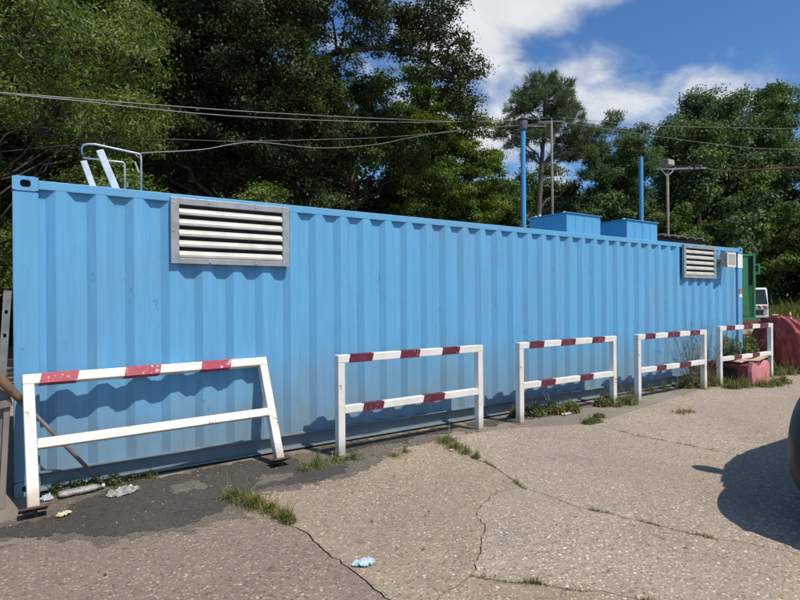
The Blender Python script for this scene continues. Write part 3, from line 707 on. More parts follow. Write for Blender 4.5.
# the pine: bare trunk, needle tufts in plates
def pine(label, loc, h, lobes, trunk, seed, n=52000, L=.32):
    rg = np.random.default_rng(seed); root = thing('pine_tree', label, 'tree', (*loc, 0)); tb = MB()
    tb.tube(trunk, [.24, .21, .18, .15, .11, .04][:len(trunk)], 10)
    CC = []; AX = []
    tot = sum(r**2 for _, r in lobes); T = np.array(trunk)
    for p, r_ in lobes:
        p = np.array(p, float); r_ = r_*.86; j = int(np.argmin(np.abs(T[:, 2]-(p[2]-r_*.5-np.linalg.norm(p[:2]-T[-2, :2])*.3)))); j = max(2, min(j, len(T)-1))
        pts = limb(tb, T[j], p, .07, .02, rg, 5, .05)
        nt = int(60*r_**1.3)+14; u = unit(rg.normal(size=(nt, 3))); f = rg.uniform(.2, 1, (nt, 1))**.55
        tw = p+u*f*r_*np.array([1.12, 1.12, .6]); m = max(8, int(n*(r_**2/tot)/nt))
        for q in tw[::6]: tb.tube([tuple(p), tuple(q)], [.03, .01], 4, cap=False)
        dirs = unit(u+np.array([0, 0, .7])+rg.normal(size=(nt, 3))*.3)
        base = np.repeat(tw, m, axis=0)+rg.normal(size=(nt*m, 3))*.07; d = unit(np.repeat(dirs, m, axis=0)+rg.normal(size=(nt*m, 3))*.75)
        CC.append(base); AX.append(d)
    C = np.concatenate(CC); A = np.concatenate(AX); nn_ = len(C); B = unit(np.cross(A, rg.normal(size=(nn_, 3))))
    l = L*rg.uniform(.6, 1.2, (nn_, 1)); V = np.empty((nn_, 4, 3)); wd = .028
    V[:, 0] = C-B*wd*.5; V[:, 1] = C+B*wd*.5; V[:, 2] = C+A*l+B*wd*.3; V[:, 3] = C+A*l-B*wd*.3
    npmesh('crown', V.reshape(-1, 3), np.arange(nn_*4).reshape(-1, 4), LF['pine'], root)
    tb.build('trunk', M['pinebark'], root, smooth=True)
# pine stands ~38 m out; sideways axis on the picture is roughly (.81,-.59)
px, py = 28.7, 19.6; sx, sy = .82, -.565
def PP(u, z, d=0): return (px+sx*u+.565*d, py+sy*u+.82*d, z)
pl = [(PP(0, 16.0), 1.3), (PP(.9, 15.4, -.5), 1.2), (PP(-.9, 15.3, .5), 1.2), (PP(.2, 14.6, -.8), 1.5), (PP(1.6, 14.4, .4), 1.2), (PP(-1.7, 14.3, -.2), 1.1),
      (PP(1.3, 13.3, -.6), 1.3), (PP(-1.3, 13.1, .4), 1.2), (PP(-2.4, 13.0, -.4), .9), (PP(0, 13.3, .9), 1.3), (PP(2.5, 12.6, 0), 1.1), (PP(1.7, 12.2, .8), 1.0), (PP(-.4, 12.3, -.8), 1.0),
      (PP(-1.9, 11.9, -.2), .8), (PP(3.4, 11.7, .3), .9), (PP(2.6, 11.3, -.5), .8), (PP(3.9, 12.6, -.2), .7), (PP(-2.9, 12.6, .2), .6), (PP(1.0, 11.2, .2), .7), (PP(2.9, 9.9, .3), .6), (PP(-.9, 11.2, .4), .6)]
pine('tall pine with a bare trunk standing alone against the clouds', (px, py), 17, pl,
     [PP(-.75, -.05), PP(-.6, 4), PP(-.35, 7.5), PP(-.15, 10.5), PP(.05, 13.3), PP(.1, 15.6)], 50)

# right: airy locusts, round oaks, bushy edge of the wood
tree('locust_tree', 'airy locust with sky showing through its crown, right of the pine', (35.3, 18.3), 15.6, 3.9, 5.5, .24, 90000, .13, .08, LF['far'], 60, nl=80, twigs=9, spray=.30, lr=(.14, .24), shell=.15, flat=.55)
tree('locust_tree', 'thin locust behind the pine, its crown below the cloud', (35.5, 24.5), 13.4, 4.6, 3.0, .24, 36000, .24, .15, LF['far'], 61, nl=60, twigs=10, spray=.5, lr=(.11, .2), shell=.3)
tree('round_oak', 'broad round oak crown, highest of the trees at the right', (50.1, 18.1), 22.2, 6.8, 3.0, .45, 170000, .21, .135, LF['far'], 62, nl=110, twigs=16, spray=.38, lr=(.13, .24), shell=.45)
tree('round_oak', 'oak at the right edge behind the round oak', (58.5, 12.0), 19.6, 6.0, 2.0, .45, 100000, .24, .155, LF['far'], 63, nl=95, twigs=15, spray=.38, lr=(.11, .24), shell=.4)
tree('round_oak', 'oak between the airy locust and the round oak', (42.0, 16.2), 16.4, 4.5, 2.0, .3, 50000, .25, .16, LF['far'], 64, nl=80, twigs=14, spray=.55, lr=(.11, .24), shell=.4)
tree('hornbeam_tree', 'lighter green hornbeam in front of the round oak', (47.0, 14.8), 12.6, 4.5, .8, .25, 100000, .20, .13, LF['far2'], 65, nl=75, twigs=14, spray=.32, lr=(.12, .26), shell=.4)
tree('hornbeam_tree', 'lighter green hornbeam low at the right edge of the wood', (52.0, 9.2), 12.8, 4.9, .8, .25, 100000, .21, .14, LF['far2'], 66, nl=75, twigs=14, spray=.32, lr=(.12, .26), shell=.4)
tree('hornbeam_tree', 'bushy hornbeam behind the two roof boxes', (38.5, 17.0), 9.6, 3.8, .6, .2, 60000, .18, .115, LF['far2'], 67, nl=75, twigs=14, spray=.32, lr=(.12, .26), shell=.4)
tree('hornbeam_tree', 'bushy hornbeam behind the bare pine trunk', (29.5, 21.8), 9.0, 3.4, .5, .2, 60000, .19, .12, LF['far'], 68, nl=75, twigs=14, spray=.32, lr=(.12, .26), shell=.4)
tree('hornbeam_tree', 'dark hornbeam left of the pine trunk', (22.6, 18.2), 9.0, 2.8, .5, .2, 38000, .2, .13, LF['far2'], 69, nl=75, twigs=14, spray=.32, lr=(.12, .26), shell=.4)
tree('hornbeam_tree', 'bushy hornbeam right of the pine trunk', (33.0, 18.6), 10.4, 3.2, .5, .2, 60000, .19, .12, LF['far'], 70, nl=75, twigs=14, spray=.32, lr=(.12, .26), shell=.4)
# the wood behind reads as one mass
rgw = np.random.default_rng(90); C = []; O = []
for k in range(64):
    a = R(-14+ k*1.75 + rgw.uniform(-.8, .8)); D = rgw.uniform(27, 33) if k < 24 else (rgw.uniform(50, 64) if k < 40 else rgw.uniform(64, 76))
    for j in range(6 if k < 24 else 5):
        c = np.array([math.sin(a)*D+.1, math.cos(a)*D-5.4, .8+2.0*j+rgw.uniform(-.5, .8)])
        u = unit(rgw.normal(size=(420, 3))); C.append(c+u*np.array([3.0, 3.0, 2.1])*rgw.uniform(.6, 1.08, (420, 1))); O.append(u)
V, Fq = leaves(rgw, np.concatenate(C), .55, .40, np.concatenate(O))
wd = npmesh('far_wood', V, Fq, LF['far']); tag(wd, 'dark mass of the wood closing the view behind all the trees', 'wood', None, 'stuff')
# ground under the wood: a low grassy bank
bk = MB(); nxb = 60
for i in range(nxb+1):
    a = R(-40 + 150*i/nxb)
    for D, z in ((38, -.02), (40.5, .35+.25*mn.noise((i*.4, 0, 0))), (44, .8+.5*mn.noise((i*.3, 3, 0))), (90, 2.2)):
        D2 = D-14 if a < R(45) else D+7-19*max(0, 1-(a-R(45))/R(12))
        bk.v.append(Vector((math.sin(a)*D2, math.cos(a)*D2-5.4, z)))
for i in range(nxb):
    for j in range(3): bk.f.append((i*4+j, i*4+4+j, i*4+5+j, i*4+1+j))
bk.build('grassy_bank', plain('bank_soil', (.06, .075, .025), (.10, .10, .04), .95, 1.5, 0, .5), smooth=True, kind='structure')
def blades(name, spots, n, h, wd, mat, parent=None, seed=0, spread=.06, lean=.5, kind=None):
    """grass: n curved blades spread round each (x,y,r,z) spot"""
    rg = np.random.default_rng(seed); P = []; Rr = []
    ws = np.array([s[2] for s in spots], float); ws = ws/ws.sum(); idx = rg.choice(len(spots), n, p=ws); S = np.array(spots, float)
    ang = rg.uniform(0, 2*math.pi, n); rr = np.abs(rg.normal(size=n))*.62*S[idx, 2]
    B = np.stack([S[idx, 0]+np.cos(ang)*rr, S[idx, 1]+np.sin(ang)*rr, S[idx, 3]], 1)
    fall = np.clip(1-.45*(rr/S[idx, 2]), .25, 1)*(1+.35*np.sin(S[idx, 0]*37+ang*2))
    pn = np.array([mn.noise((x_*9, y_*9, seed)) for x_, y_ in B[:, :2]]); hh = (h*1.35*rg.uniform(.15, 1.2, n)**1.5*fall*np.clip(1+1.3*pn, .25, 2))[:, None]; da = rg.uniform(0, 2*math.pi, n); out = np.stack([np.cos(da), np.sin(da), np.zeros(n)], 1)*lean*rg.uniform(.2, 1.2, (n, 1))
    sd = np.stack([-np.sin(da+rg.normal(size=n)), np.cos(da), np.zeros(n)], 1); wv = (wd*rg.uniform(.6, 1.3, (n, 1)))
    up_ = np.array([0, 0, 1.0]); V = np.empty((n, 6, 3))
    p1 = B+hh*(up_*.55+out*.3); p2 = B+hh*(up_*.92+out*.95)
    V[:, 0] = B-sd*wv*.5; V[:, 1] = B+sd*wv*.5; V[:, 2] = p1+sd*wv*.45; V[:, 3] = p1-sd*wv*.45; V[:, 4] = p2+sd*wv*.12; V[:, 5] = p2-sd*wv*.12
    F = np.concatenate([np.arange(n)[:, None]*6+np.array([0, 1, 2, 3]), np.arange(n)[:, None]*6+np.array([3, 2, 4, 5])])
    o = npmesh(name, V.reshape(-1, 3), F, mat, parent)
    if kind: o['kind'] = kind
    return o
sp = [(math.sin(a)*D_, math.cos(a)*D_-5.4, 1.3, max(0, .3+(D_-47)*.16)) for a, D_ in [(R(62+k*.28), 45.5+rgw.uniform(0, 6)) for k in range(90)]]
bg_ = blades('bank_grass', [(x, y, r, z) for x, y, r, z in sp], 34000, .42, .035, leafmat('dry_bank_grass', (.07, .09, .03), (.13, .15, .05), (.24, .23, .10), .5, .85, .3), None, 31, kind='stuff')
tag(bg_, 'tall dry grass on the bank along the foot of the wood', 'grass')

# ------------------------------------------------------------------ poles, shed, wires
def lamp_post(label, x, y, top, r, lamp, group=None):
    root = thing('blue_lamp_post', label, 'lamp post', (x, y, 0), group)
    MB().tube([(x, y, 0), (x, y, top)], r, 14).build('pole', M['blue_pole'], root, smooth=False)
    MB().box((x-.12, y-.12, 0), (x+.12, y+.12, .02)).build('base_plate', M['blue_pole'], root)
    if lamp:
        MB().tube([(x, y, top), (x, y, top+.03), (x, y, top+.05), (x, y, top+.2), (x, y, top+.24)], [.05, .05, .09, .11, .08], 14).build('lantern', plain('lantern_grey', (.16, .16, .155), (.10, .10, .10), .5), root)
        MB().tube([(x, y, top+.24), (x, y, top+.27), (x, y, top+.31)], [.12, .11, .03], 14).build('lantern_cap', M['rubber'], root)
        MB().bar((x-.12, y+.03, top+.10), (x+.34, y-.05, top+.16), .018, .02).build('bracket', M['greymetal'], root)
    else:
        MB().tube([(x, y, top+.001), (x, y, top+.02)], r*1.12, 14).build('cap', M['blue_pole'], root)
M['polegrey'] = plain('weathered_pole', (.20, .19, .17), (.13, .125, .11), .8, 4)
lamp_post('blue pole with a grey lantern on top behind the container left of the roof boxes', 9.03, 3.0, 5.22, .055, True)
lamp_post('plain blue pole with no lantern rising behind the right roof box', 13.75, 3.2, 5.35, .055, False)

up_ = thing('utility_pole', 'thin grey utility pole with crossarm and insulators beside the pine trunk', 'pole', (24.5, 15.35, 0))
MB().tube([(24.5, 15.35, 0), (24.5, 15.35, 6), (24.5, 15.35, 11.6)], [.10, .085, .07], 10).build('pole', M['polegrey'], up_, smooth=True)
MB().bar((23.9, 15.8, 11.55), (25.1, 14.9, 11.55), .08, .08).build('crossarm', M['polegrey'], up_)
for k in range(3):
    t = k/2; a = Vector((23.95+1.1*t, 15.76-.82*t, 11.6))
    MB().tube([a, a+Vector((0, 0, .05)), a+Vector((0, 0, .10)), a+Vector((0, 0, .2))], [.02, .045, .035, .03], 8).build('insulator', M['polegrey'], up_)
MB().tube([(24.6, 15.3, 11.5), (24.9, 15.1, 11.0), (25.0, 15.0, 10.2), (24.8, 15.1, 9.4), (24.55, 15.3, 8.8)], .035, 6).build('drop_cable', M['rubber'], up_)

yp = thing('yard_lamp_post', 'slim grey post with a box floodlight above the dark shed roof', 'lamp post', (22.65, 7.57, 0))
MB().tube([(22.65, 7.57, 0), (22.65, 7.57, 7.0)],   .055, 10).build('pole', M['polegrey'], yp, smooth=True)
MB().box((22.40, 7.4, 7.20), (22.90, 7.8, 7.46)).build('floodlight', plain('old_housing', (.30, .27, .22), (.2, .18, .15), .6), yp, bevel=.02)
MB().box((22.44, 7.39, 7.23), (22.86, 7.396, 7.43)).build('lens', gl, [c for c in bpy.data.objects if c.parent == yp and c.name.startswith('floodlight')][0])
for sx_ in (-1, 1): MB().tube([(22.65, 7.57, 6.75), (22.65+.30*sx_, 7.57-.2*sx_, 7.15)], .025, 6).build('strut', M['galv'], yp)
MB().bar((22.4, 7.9, 7.1), (23.35, 6.3, 6.95), .06, .06).build('side_arm', M['galv'], yp)
for k in range(4):
    MB().box((22.9+.09*k, 7.0-.19*k, 6.96), (22.97+.09*k, 7.14-.19*k, 7.10)).build('stripe_panel', M['maroon'] if k % 2 == 0 else M['greymetal'], yp)

def wire(label, pts, r, group='overhead wires strung in front of the wood', mat='galv', name='overhead_wire'):
    # smooth run through the points
    P = [Vector(p) for p in pts]; out = []
    for i in range(len(P)-1):
        p0 = P[max(i-1, 0)]; p1 = P[i]; p2 = P[i+1]; p3 = P[min(i+2, len(P)-1)]
        for k in range(6):
            t = k/6; out.append(.5*((2*p1)+(p2-p0)*t+(2*p0-5*p1+4*p2-p3)*t*t+(3*p1-p0-3*p2+p3)*t**3))
    out.append(P[-1])
    o = MB().tube(out, r, 5).build(name, M[mat], None, smooth=True); tag(o, label, 'wire', group); return o
M['wire'] = plain('grey_cable', (.34, .32, .29), (.24, .225, .205), .6, 3)
M['rustcable'] = plain('rusty_cable', (.16, .10, .075), (.10, .065, .05), .7, 3)
wire('upper wire of the close pair crossing the dark oak to the utility pole', [(-16, -4.2, 4.6), (-7, -.6, 3.3), (-1.6, 1.5, 3.5), (-.14, 2.02, 3.86), (1.28, 2.54, 4.18), (3.49, 3.5, 4.74), (7.92, 6.24, 6.19), (14.51, 9.9, 8.29), (24.2, 15.55, 11.8)], .0055, mat='wire')
wire('lower wire of the close pair crossing the dark oak to the utility pole', [(-16, -4.0, 4.6), (-7, -.4, 3.2), (-1.6, 1.6, 3.50), (-.48, 2.0, 3.81), (.47, 2.22, 3.97), (3.49, 3.5, 4.65), (10.69, 7.93, 7.07), (24.5, 15.35, 11.75)], .0055, mat='wire')
wire('long wire from the roof handrail, sagging across the oak before rising to the pole', [(1.0, .37, 2.94), (1.12, 1.04, 3.16), (1.96, 1.89, 3.52), (2.94, 2.64, 3.95), (4.96, 4.49, 4.6), (7.24, 6.08, 5.41), (10.02, 7.81, 6.53), (14.51, 9.9, 8.05), (24.5, 15.35, 11.5)], .0055, mat='wire')
wire('faint thin wire leaving the ash crown just above the sagging one', [(-.6, 7.2, 4.3), (1.72, 5.5, 4.5), (3.07, 4.17, 4.36), (4.4, 4.2, 4.6), (7.24, 6.08, 5.57), (10.02, 7.81, 6.56), (14.51, 9.9, 8.09), (24.5, 15.35, 11.45)], .0035, mat='wire')
wire('upper wire running right from the utility pole past the round oak', [(24.8, 15.1, 11.8), (27.18, 11.67, 10.84), (28.96, 8.44, 10.15), (30.21, 5.44, 9.54), (31.6, 1.2, 9.0)], .013, mat='wire')
wire('lower wire running right from the utility pole, sloping down across the hornbeams', [(24.5, 15.3, 11.6), (26.81, 12.25, 10.57), (28.65, 9.08, 9.49), (29.84, 6.43, 8.73), (31.0, 2.2, 7.9)], .013, mat='wire')
wire('thick rusty brown cable running right from the yard floodlight post', [(23.35, 6.3, 6.93), (23.65, 5.64, 6.73), (23.62, 3.09, 6.36), (24.07, 1.73, 6.28), (24.5, .2, 6.3)], .028, None, 'rustcable')
wire('short wire from the blue lantern pole to the utility pole', [(9.25, 2.95, 5.36), (14.5, 7.1, 7.4), (24.0, 15.7, 11.62)], .009, mat='wire')

sh = thing('shed', 'dark shed with a corrugated sheet roof just showing behind the right end of the container', 'shed', (16.5, 4.3, 0))
MB().box((15.4, 4.35, 0), (19.0, 6.8, 3.40)).build('wall', plain('dark_boards', (.06, .055, .05), (.04, .036, .032), .8, 4, 0, .3), sh)
s_ = MB(); n_ = 90
for i in range(n_+1):
    x = 15.3+3.85*i/n_; z = .03*math.sin(i*2*math.pi/6.0)
    for y, zz_ in ((4.15, 3.52), (7.0, 3.95)):
        s_.v.append(Vector((x, y, zz_+z)))
for i in range(n_): s_.f.append((2*i, 2*i+1, 2*i+3, 2*i+2))
rs_ = s_.build('roof', plain('dark_roof_sheet', (.085, .085, .085), (.05, .05, .05), .6), sh)
md = rs_.modifiers.new('t', 'SOLIDIFY'); md.thickness = .012
for k in range(6): MB().prism([(15.75+k*.55, 3.545), (16.02+k*.55, 3.545), (15.95+k*.55, 3.575), (15.80+k*.55, 3.575)], 1, 4.10, 4.5).build('ridge_cap', M['polegrey'], sh)
MB().box((15.4, 4.30, 3.36), (19.0, 4.345, 3.48)).build('fascia', M['rubber'], sh)

# ------------------------------------------------------------------ yard beyond the right end
gc = thing('green_container', 'tall green steel container with its door ajar past the right end of the blue container', 'container', (33.0, 10.5, 0))
G1 = plain('green_paint', (.08, .34, .14), (.06, .27, .11), .5, 2)
ya, yb2, xa, xb2 = 9.0, 11.5, 28.4, 34.4
def rbox(lo, hi): return MB().box(lo, hi)
GX, GY = 34.1, 9.05
u_ = Vector((-.52, .854, 0)); v_ = Vector((.854, .52, 0))          # left along its front, depth
def GP(a, d, z): return Vector((GX, GY, 0)) + u_*a + v_*d + Vector((0, 0, z))
def gbox(a0, a1, d0, d1, z0, z1):
    s = MB(); vs = [GP(a, d, z) for z in (z0, z1) for a, d in ((a0, d0), (a1, d0), (a1, d1), (a0, d1))]
    return s.add(vs, [(0, 3, 2, 1), (4, 5, 6, 7), (0, 1, 5, 4), (1, 2, 6, 5), (2, 3, 7, 6), (3, 0, 4, 7)])
gbox(.10, 2.9, .12, 5.6, .5, 3.9).build('body', G1, gc)
gbox(0, .10, 0, .14, .25, 4.08).build('corner_post', G1, gc); gbox(2.9, 3.0, 0, .14, .25, 4.08).build('corner_post', G1, gc)
gbox(.10, 2.9, 0, .14, 3.95, 4.08).build('top_rail', G1, gc); gbox(.10, 2.9, 0, .14, .3, .5).build('bottom_rail', G1, gc)
gbox(.14, .34, .06, .11, 2.3, 3.85).build('door_gap_shade', M['dark'], gc)  # dark box painted as the shade in the open door
gbox(.36, 2.86, .02, .11, .55, 3.9).build('door', G1, gc)
for k in range(6): gbox(.62+.38*k, .70+.38*k, -.03, .018, .6, 3.85).build('rib', G1, gc)
gbox(.75, 1.1, -.012, .018, .5, 2.1).build('dark_panel', plain('old_green', (.02, .07, .035), (.03, .05, .03), .7), gc)
for z in (2.9, 3.4): gbox(-.22, 0, .02, .08, z, z+.10).build('hinge', G1, gc)
gbox(-.22, -.14, .0, .1, 2.95, 3.5).build('locking_bar', G1, gc)
for a in (.3, 2.7): gbox(a-.2, a+.2, .2, 5.2, .02, .49).build('skid', M['rubber'], gc)

tr = thing('white_truck', 'white truck cab with red and white chevrons half hidden by the green container', 'truck', (40.0, 11.2, 0))
TX, TY = 40.25, 10.9
tu = Vector((-.50, .866, 0)); tv = Vector((.866, .50, 0))
def TP(a, d, z): return Vector((TX, TY, 0)) + tu*a + tv*d + Vector((0, 0, z))
def tbox(a0, a1, d0, d1, z0, z1, mt, name, par=tr, bv=.0, sl=0):
    vs = [TP(a, d + (sl if z == z1 and d == d0 else 0), z) for z in (z0, z1) for a, d in ((a0, d0), (a1, d0), (a1, d1), (a0, d1))]
    return MB().add(vs, [(0, 3, 2, 1), (4, 5, 6, 7), (0, 1, 5, 4), (1, 2, 6, 5), (2, 3, 7, 6), (3, 0, 4, 7)]).build(name, mt, par, bevel=bv)
WP = plain('truck_white', (.74, .75, .76), (.66, .67, .68), .35); GLS = plain('dark_glass', (.02, .028, .03), (.035, .045, .045), .08)
# cab: side outline (depth, height) swept across the width
ol = [(0, .35), (0, 1.08), (.10, 1.15), (.55, 2.12), (.75, 2.25), (1.9, 2.28), (1.95, .35)]
s = MB(); n = len(ol); s.add([TP(a, d, z) for a in (0, 1.95) for d, z in ol], [tuple(range(n)), tuple(range(2*n-1, n-1, -1))]+[(i, i+n, (i+1) % n+n, (i+1) % n) for i in range(n)])
cab = s.build('cab', WP, tr, bevel=.05)
s = MB(); vs = [TP(.03, .115, 1.14), TP(1.92, .115, 1.14), TP(1.84, .56, 2.14), TP(.11, .56, 2.14)]; vs = [p - tv*.03 for p in vs]
s.add(vs, [(0, 1, 2, 3)]).build('windscreen', GLS, tr)
s = MB(); s.add([TP(-.012, .35, 1.2), TP(-.012, 1.3, 1.2), TP(-.012, 1.3, 2.1), TP(-.012, .72, 2.1)], [(0, 1, 2, 3)]).build('side_window', GLS, tr)
tbox(.25, 1.7, -.02, -.004, .42, .78, M['rubber'], 'grille'); tbox(0, 1.95, -.06, .1, .28, .42, WP, 'bumper', bv=.02)
tbox(.02, 1.93, -.022, -.004, .84, 1.08, M['white'], 'chevron_panel')
for k in range(6):
    a = .08+k*.32; vs = [TP(a, -.028, .85), TP(a+.15, -.028, .85), TP(a+.15+(.09 if k < 3 else -.09), -.028, 1.07), TP(a+(.09 if k < 3 else -.09), -.028, 1.07)]
    MB().add(vs, [(0, 1, 2, 3)]).build('chevron', M['crimson'], tr)
for a in (.1, 1.65): tbox(a, a+.2, -.03, -.005, .5, .68, plain('headlight', (.6, .6, .58), (.5, .5, .5), .1), 'headlight')
tbox(-.22, -.12, .2, .3, 1.25, 1.65, M['rubber'], 'mirror', bv=.02); tbox(2.07, 2.17, .2, .3, 1.25, 1.65, M['rubber'], 'mirror', bv=.02)
tbox(.6, .66, .2, .3, 1.16, 1.3, M['rubber'], 'wiper')
tbox(.02, 1.93, 2.0, 5.0, .75, 2.1, WP, 'load_body', bv=.02); tbox(.3, 1.65, 0.4, 5.0, .35, .7, M['rubber'], 'chassis')
for a in (.16, 1.79):
    for d in (.95, 4.0):
        w_ = MB().tube([TP(a-.14, d, .36), TP(a+.14, d, .36)], .36, 20).build('wheel', M['rubber'], tr)
        MB().tube([TP(a-.15, d, .36), TP(a+.15, d, .36)], .18, 14).build('hub', M['lightalu'], w_)

def cone(x, y, sc, label):
    r = thing('traffic_cone', label, 'traffic cone', (x, y, 0))
    MB().box((x-.19*sc, y-.19*sc, 0), (x+.19*sc, y+.19*sc, .04*sc)).build('foot', M['rubber'], r)
    R1 = plain('cone_red', (.60, .08, .035), (.5, .07, .04), .5)
    for i, (z0, z1) in enumerate(((.04, .28), (.28, .42), (.42, .58), (.58, .75))):
        f = lambda z: .14*(1-z/.75)+.03
        MB().tube([(x, y, z0*sc), (x, y, z1*sc)], [f(z0)*sc, f(z1)*sc], 16).build('white_sleeve' if i in (1, 3) else 'red_sleeve', M['white'] if i in (1, 3) else R1, r)
cone(36.83, 8.40, 1.0, 'red traffic cone with white sleeves standing in front of the grassy bank')
bl = thing('road_barrier_block', 'low red and white plastic block right of the traffic cone', 'barrier', (33.0, 5.3, 0))
for k in range(4):
    MB().prism([(-.25, .0), (.25, 0), (.25, .12), (.10, .5), (.08, .7), (-.08, .7), (-.10, .5), (-.25, .12)], 0, 33.0+k*.8, 33.78+k*.8).build('segment', M['crimson'] if k % 2 else M['white'], bl)
bpy.context.view_layer.update()
for c in bl.children: c.location = (0, 0, 0)
for c in bl.children:
    for v in c.data.vertices: v.co.y += 5.3
bl.rotation_euler = (0, 0, 0)
bar_ = MB().bar((30.5, 8.6, .32), (36.5, 4.4, .32), .12, .16).build('low_rail', plain('rail_red', (.20, .06, .05), (.13, .045, .04), .7), None); tag(bar_, 'low dull red rail lying along the foot of the grassy bank', 'rail')
for k in range(4):
    t = (k+.5)/4; x, y = 30.5+6*t, 8.6-4.2*t
    MB().box((x-.05, y-.05, 0), (x+.05, y+.05, .24)).build('foot', M['steel'], bar_)

# red tarpaulin tied over something bulky
def hump(name, label, cat, cx, cy, rx, ry, h, mat, seed, px=0, py=0, folds=17, fold=.06):
    rg = random.Random(seed); nu, nv = 200, 48; s = MB()
    ph = [rg.uniform(0, 6.28) for _ in range(4)]
    for j in range(nv+1):
        t = j/nv
        for i in range(nu):
            a = 2*math.pi*i/nu
            prof = (math.sin(t*math.pi*.5))**.62
            rr = prof*(1+.05*math.sin(3*a+ph[0])+.04*math.sin(5*a+ph[1]))
            fd = fold*t**.7*(math.sin(folds*a+2.5*math.sin(2*a+ph[2])+1.5*t)*.6+.6*mn.noise((math.cos(a)*3, math.sin(a)*3, t*4+seed)))
            rg1 = 1-2*abs(mn.noise((math.cos(a)*2.2+seed, math.sin(a)*2.2, t*1.6))); rg2 = 1-2*abs(mn.noise((math.cos(a)*5, math.sin(a)*5+seed, t*3.5)))
            fd += (.11*rg1**3 + .05*rg2**3)*min(1, t*2.2)
            z = h*(1-t**1.45)*(1+.05*mn.noise((math.cos(a)*2, math.sin(a)*2, t*3)))
            k = (1-t)**1.3
            s.v.append(Vector((cx+px*k+(rx*(rr+fd))*math.cos(a), cy+py*k+(ry*(rr+fd))*math.sin(a), max(z, .01) + .03*fold*math.sin(9*a))))
    for j in range(nv):
        for i in range(nu): s.f.append((j*nu+i, j*nu+(i+1) % nu, (j+1)*nu+(i+1) % nu, (j+1)*nu+i))
    return s.build(name, mat, None, smooth=True)
tarp_m = plain('red_tarpaulin', (.38, .095, .105), (.25, .055, .07), .62, 7, 0, .6, spec=.25)
tp_ = hump('tarpaulin', '', '', 14.32, .0, .60, .62, 1.16, tarp_m, 4, -.88, -.1, 15, .15)
tag(tp_, 'faded red tarpaulin draped in folds over a bulky thing right of the last barrier', 'tarpaulin')
MB().tube([(13.45, -.10, 1.10), (13.43, -.10, 1.15), (13.42, -.10, 1.20)], [.07, .04, .065], 10).build('tied_end', plain('straw_rope', (.45, .36, .16), (.35, .28, .12), .8), tp_)

# dark red hollow block with a bleached board on top, shaded sides painted dark, sunlit end painted pink
rb = thing('red_block', 'dark red box with a torn pink front, shade and sunlight painted in, lying under the last barrier', 'box', (11.1, -.4, 0))
RD = plain('shaded_red_plastic', (.22, .03, .05), (.15, .025, .04), .5, 6); PK = plain('sunlit_faded_red_plastic', (.66, .25, .26), (.56, .19, .21), .55, 5)
s = MB()
s.box((10.72, -.72, .0), (11.38, .05, .36)); s.build('body', RD, rb, bevel=.02)
s = MB(); fr = [(10.74, .01), (11.40, .01), (11.42, .34), (11.33, .42), (11.17, .33), (11.02, .31), (10.88, .38), (10.76, .42), (10.71, .25)]
s.prism(fr, 1, -.80, -.722); s.build('pink_front', PK, rb, bevel=.012)
MB().box((10.70, -.5, .363), (10.715, -.1, .38)).box((10.708, -.55, .08), (10.718, -.05, .28)).build('painted_recess_shade', M['dark'], rb)  # near-black sheets on the side, painted shade of a recess
bd = MB(); 
for i in range(9):
    x = 10.72+1.05*i/8
    for y in (-.62, -.12):
        for z in (0, .018): bd.v.append(Vector((x+(.1 if y > -.3 else 0), y, .405+z+.02*math.sin(i*.9)+.012*(i-4)/4)))
for i in range(8):
    k = i*4
    for a, b, c, d in ((0, 2, 6, 4), (1, 5, 7, 3), (0, 4, 5, 1), (2, 3, 7, 6)): bd.f.append((k+a, k+b, k+c, k+d))
bd.f += [(0, 1, 3, 2), (32, 34, 35, 33)]
bo = bd.build('board', plain('bleached_board', (.62, .50, .34), (.40, .24, .15), .7, 5, 0, .3), None); tag(bo, 'bleached warped board lying on top of the dark red box', 'board')

# ------------------------------------------------------------------ leaning tools left of the container
tl = thing('hand_tool', 'worn wooden handle on a thin shaft leaning across behind the cream barrier', 'tool', (.62, -.12, 0))
MB().tube([(.62, -.13, .03), (.30, -.17, .47), (.085, -.195, .765)], [.016, .015, .015], 10).build('shaft', M['shaft'], tl, smooth=True)
MB().tube([(.105, -.193, .738), (.075, -.197, .780), (.06, -.198, .800)], [.020, .024, .026], 12).build('ferrule', M['steel'], tl, smooth=True)
MB().tube([(.062, -.198, .797), (.02, -.205, .855), (-.06, -.215, .965), (-.16, -.23, 1.10), (-.24, -.24, 1.21), (-.26, -.243, 1.235)], [.024, .031, .036, .034, .030, .013], 14).build('handle', M['wood'], tl, smooth=True)
ua = thing('perforated_upright', 'grey perforated metal upright leaning on the left edge of the container', 'metal bar', (-.16, -.12, 0))
A_ = Vector((-.125, -.16, 0)); B_ = Vector((-.030, -.10, 1.66))
d_ = (B_-A_)
s = MB(); wv = .026
def UP(t, u, y): p = A_+d_*t; return (p.x+u, p.y+y, p.z)
holes = [.12, .34, .57, .79, .90]; hs = .009
cuts = [0]+[x for h_ in holes for x in (h_-hs, h_+hs)]+[1]
for i in range(len(cuts)-1):
    t0, t1 = cuts[i], cuts[i+1]
    if i % 2 == 0: s.add([UP(t0, -wv, 0), UP(t0, wv, 0), UP(t1, wv, 0), UP(t1, -wv, 0)], [(0, 1, 2, 3)])
    else:
        for a, b in ((-wv, -.010), (.010, wv)): s.add([UP(t0, a, 0), UP(t0, b, 0), UP(t1, b, 0), UP(t1, a, 0)], [(0, 1, 2, 3)])
for a in (-wv, wv): s.add([UP(0, a, 0), UP(0, a, .03), UP(1, a, .03), UP(1, a, 0)], [(0, 1, 2, 3)])
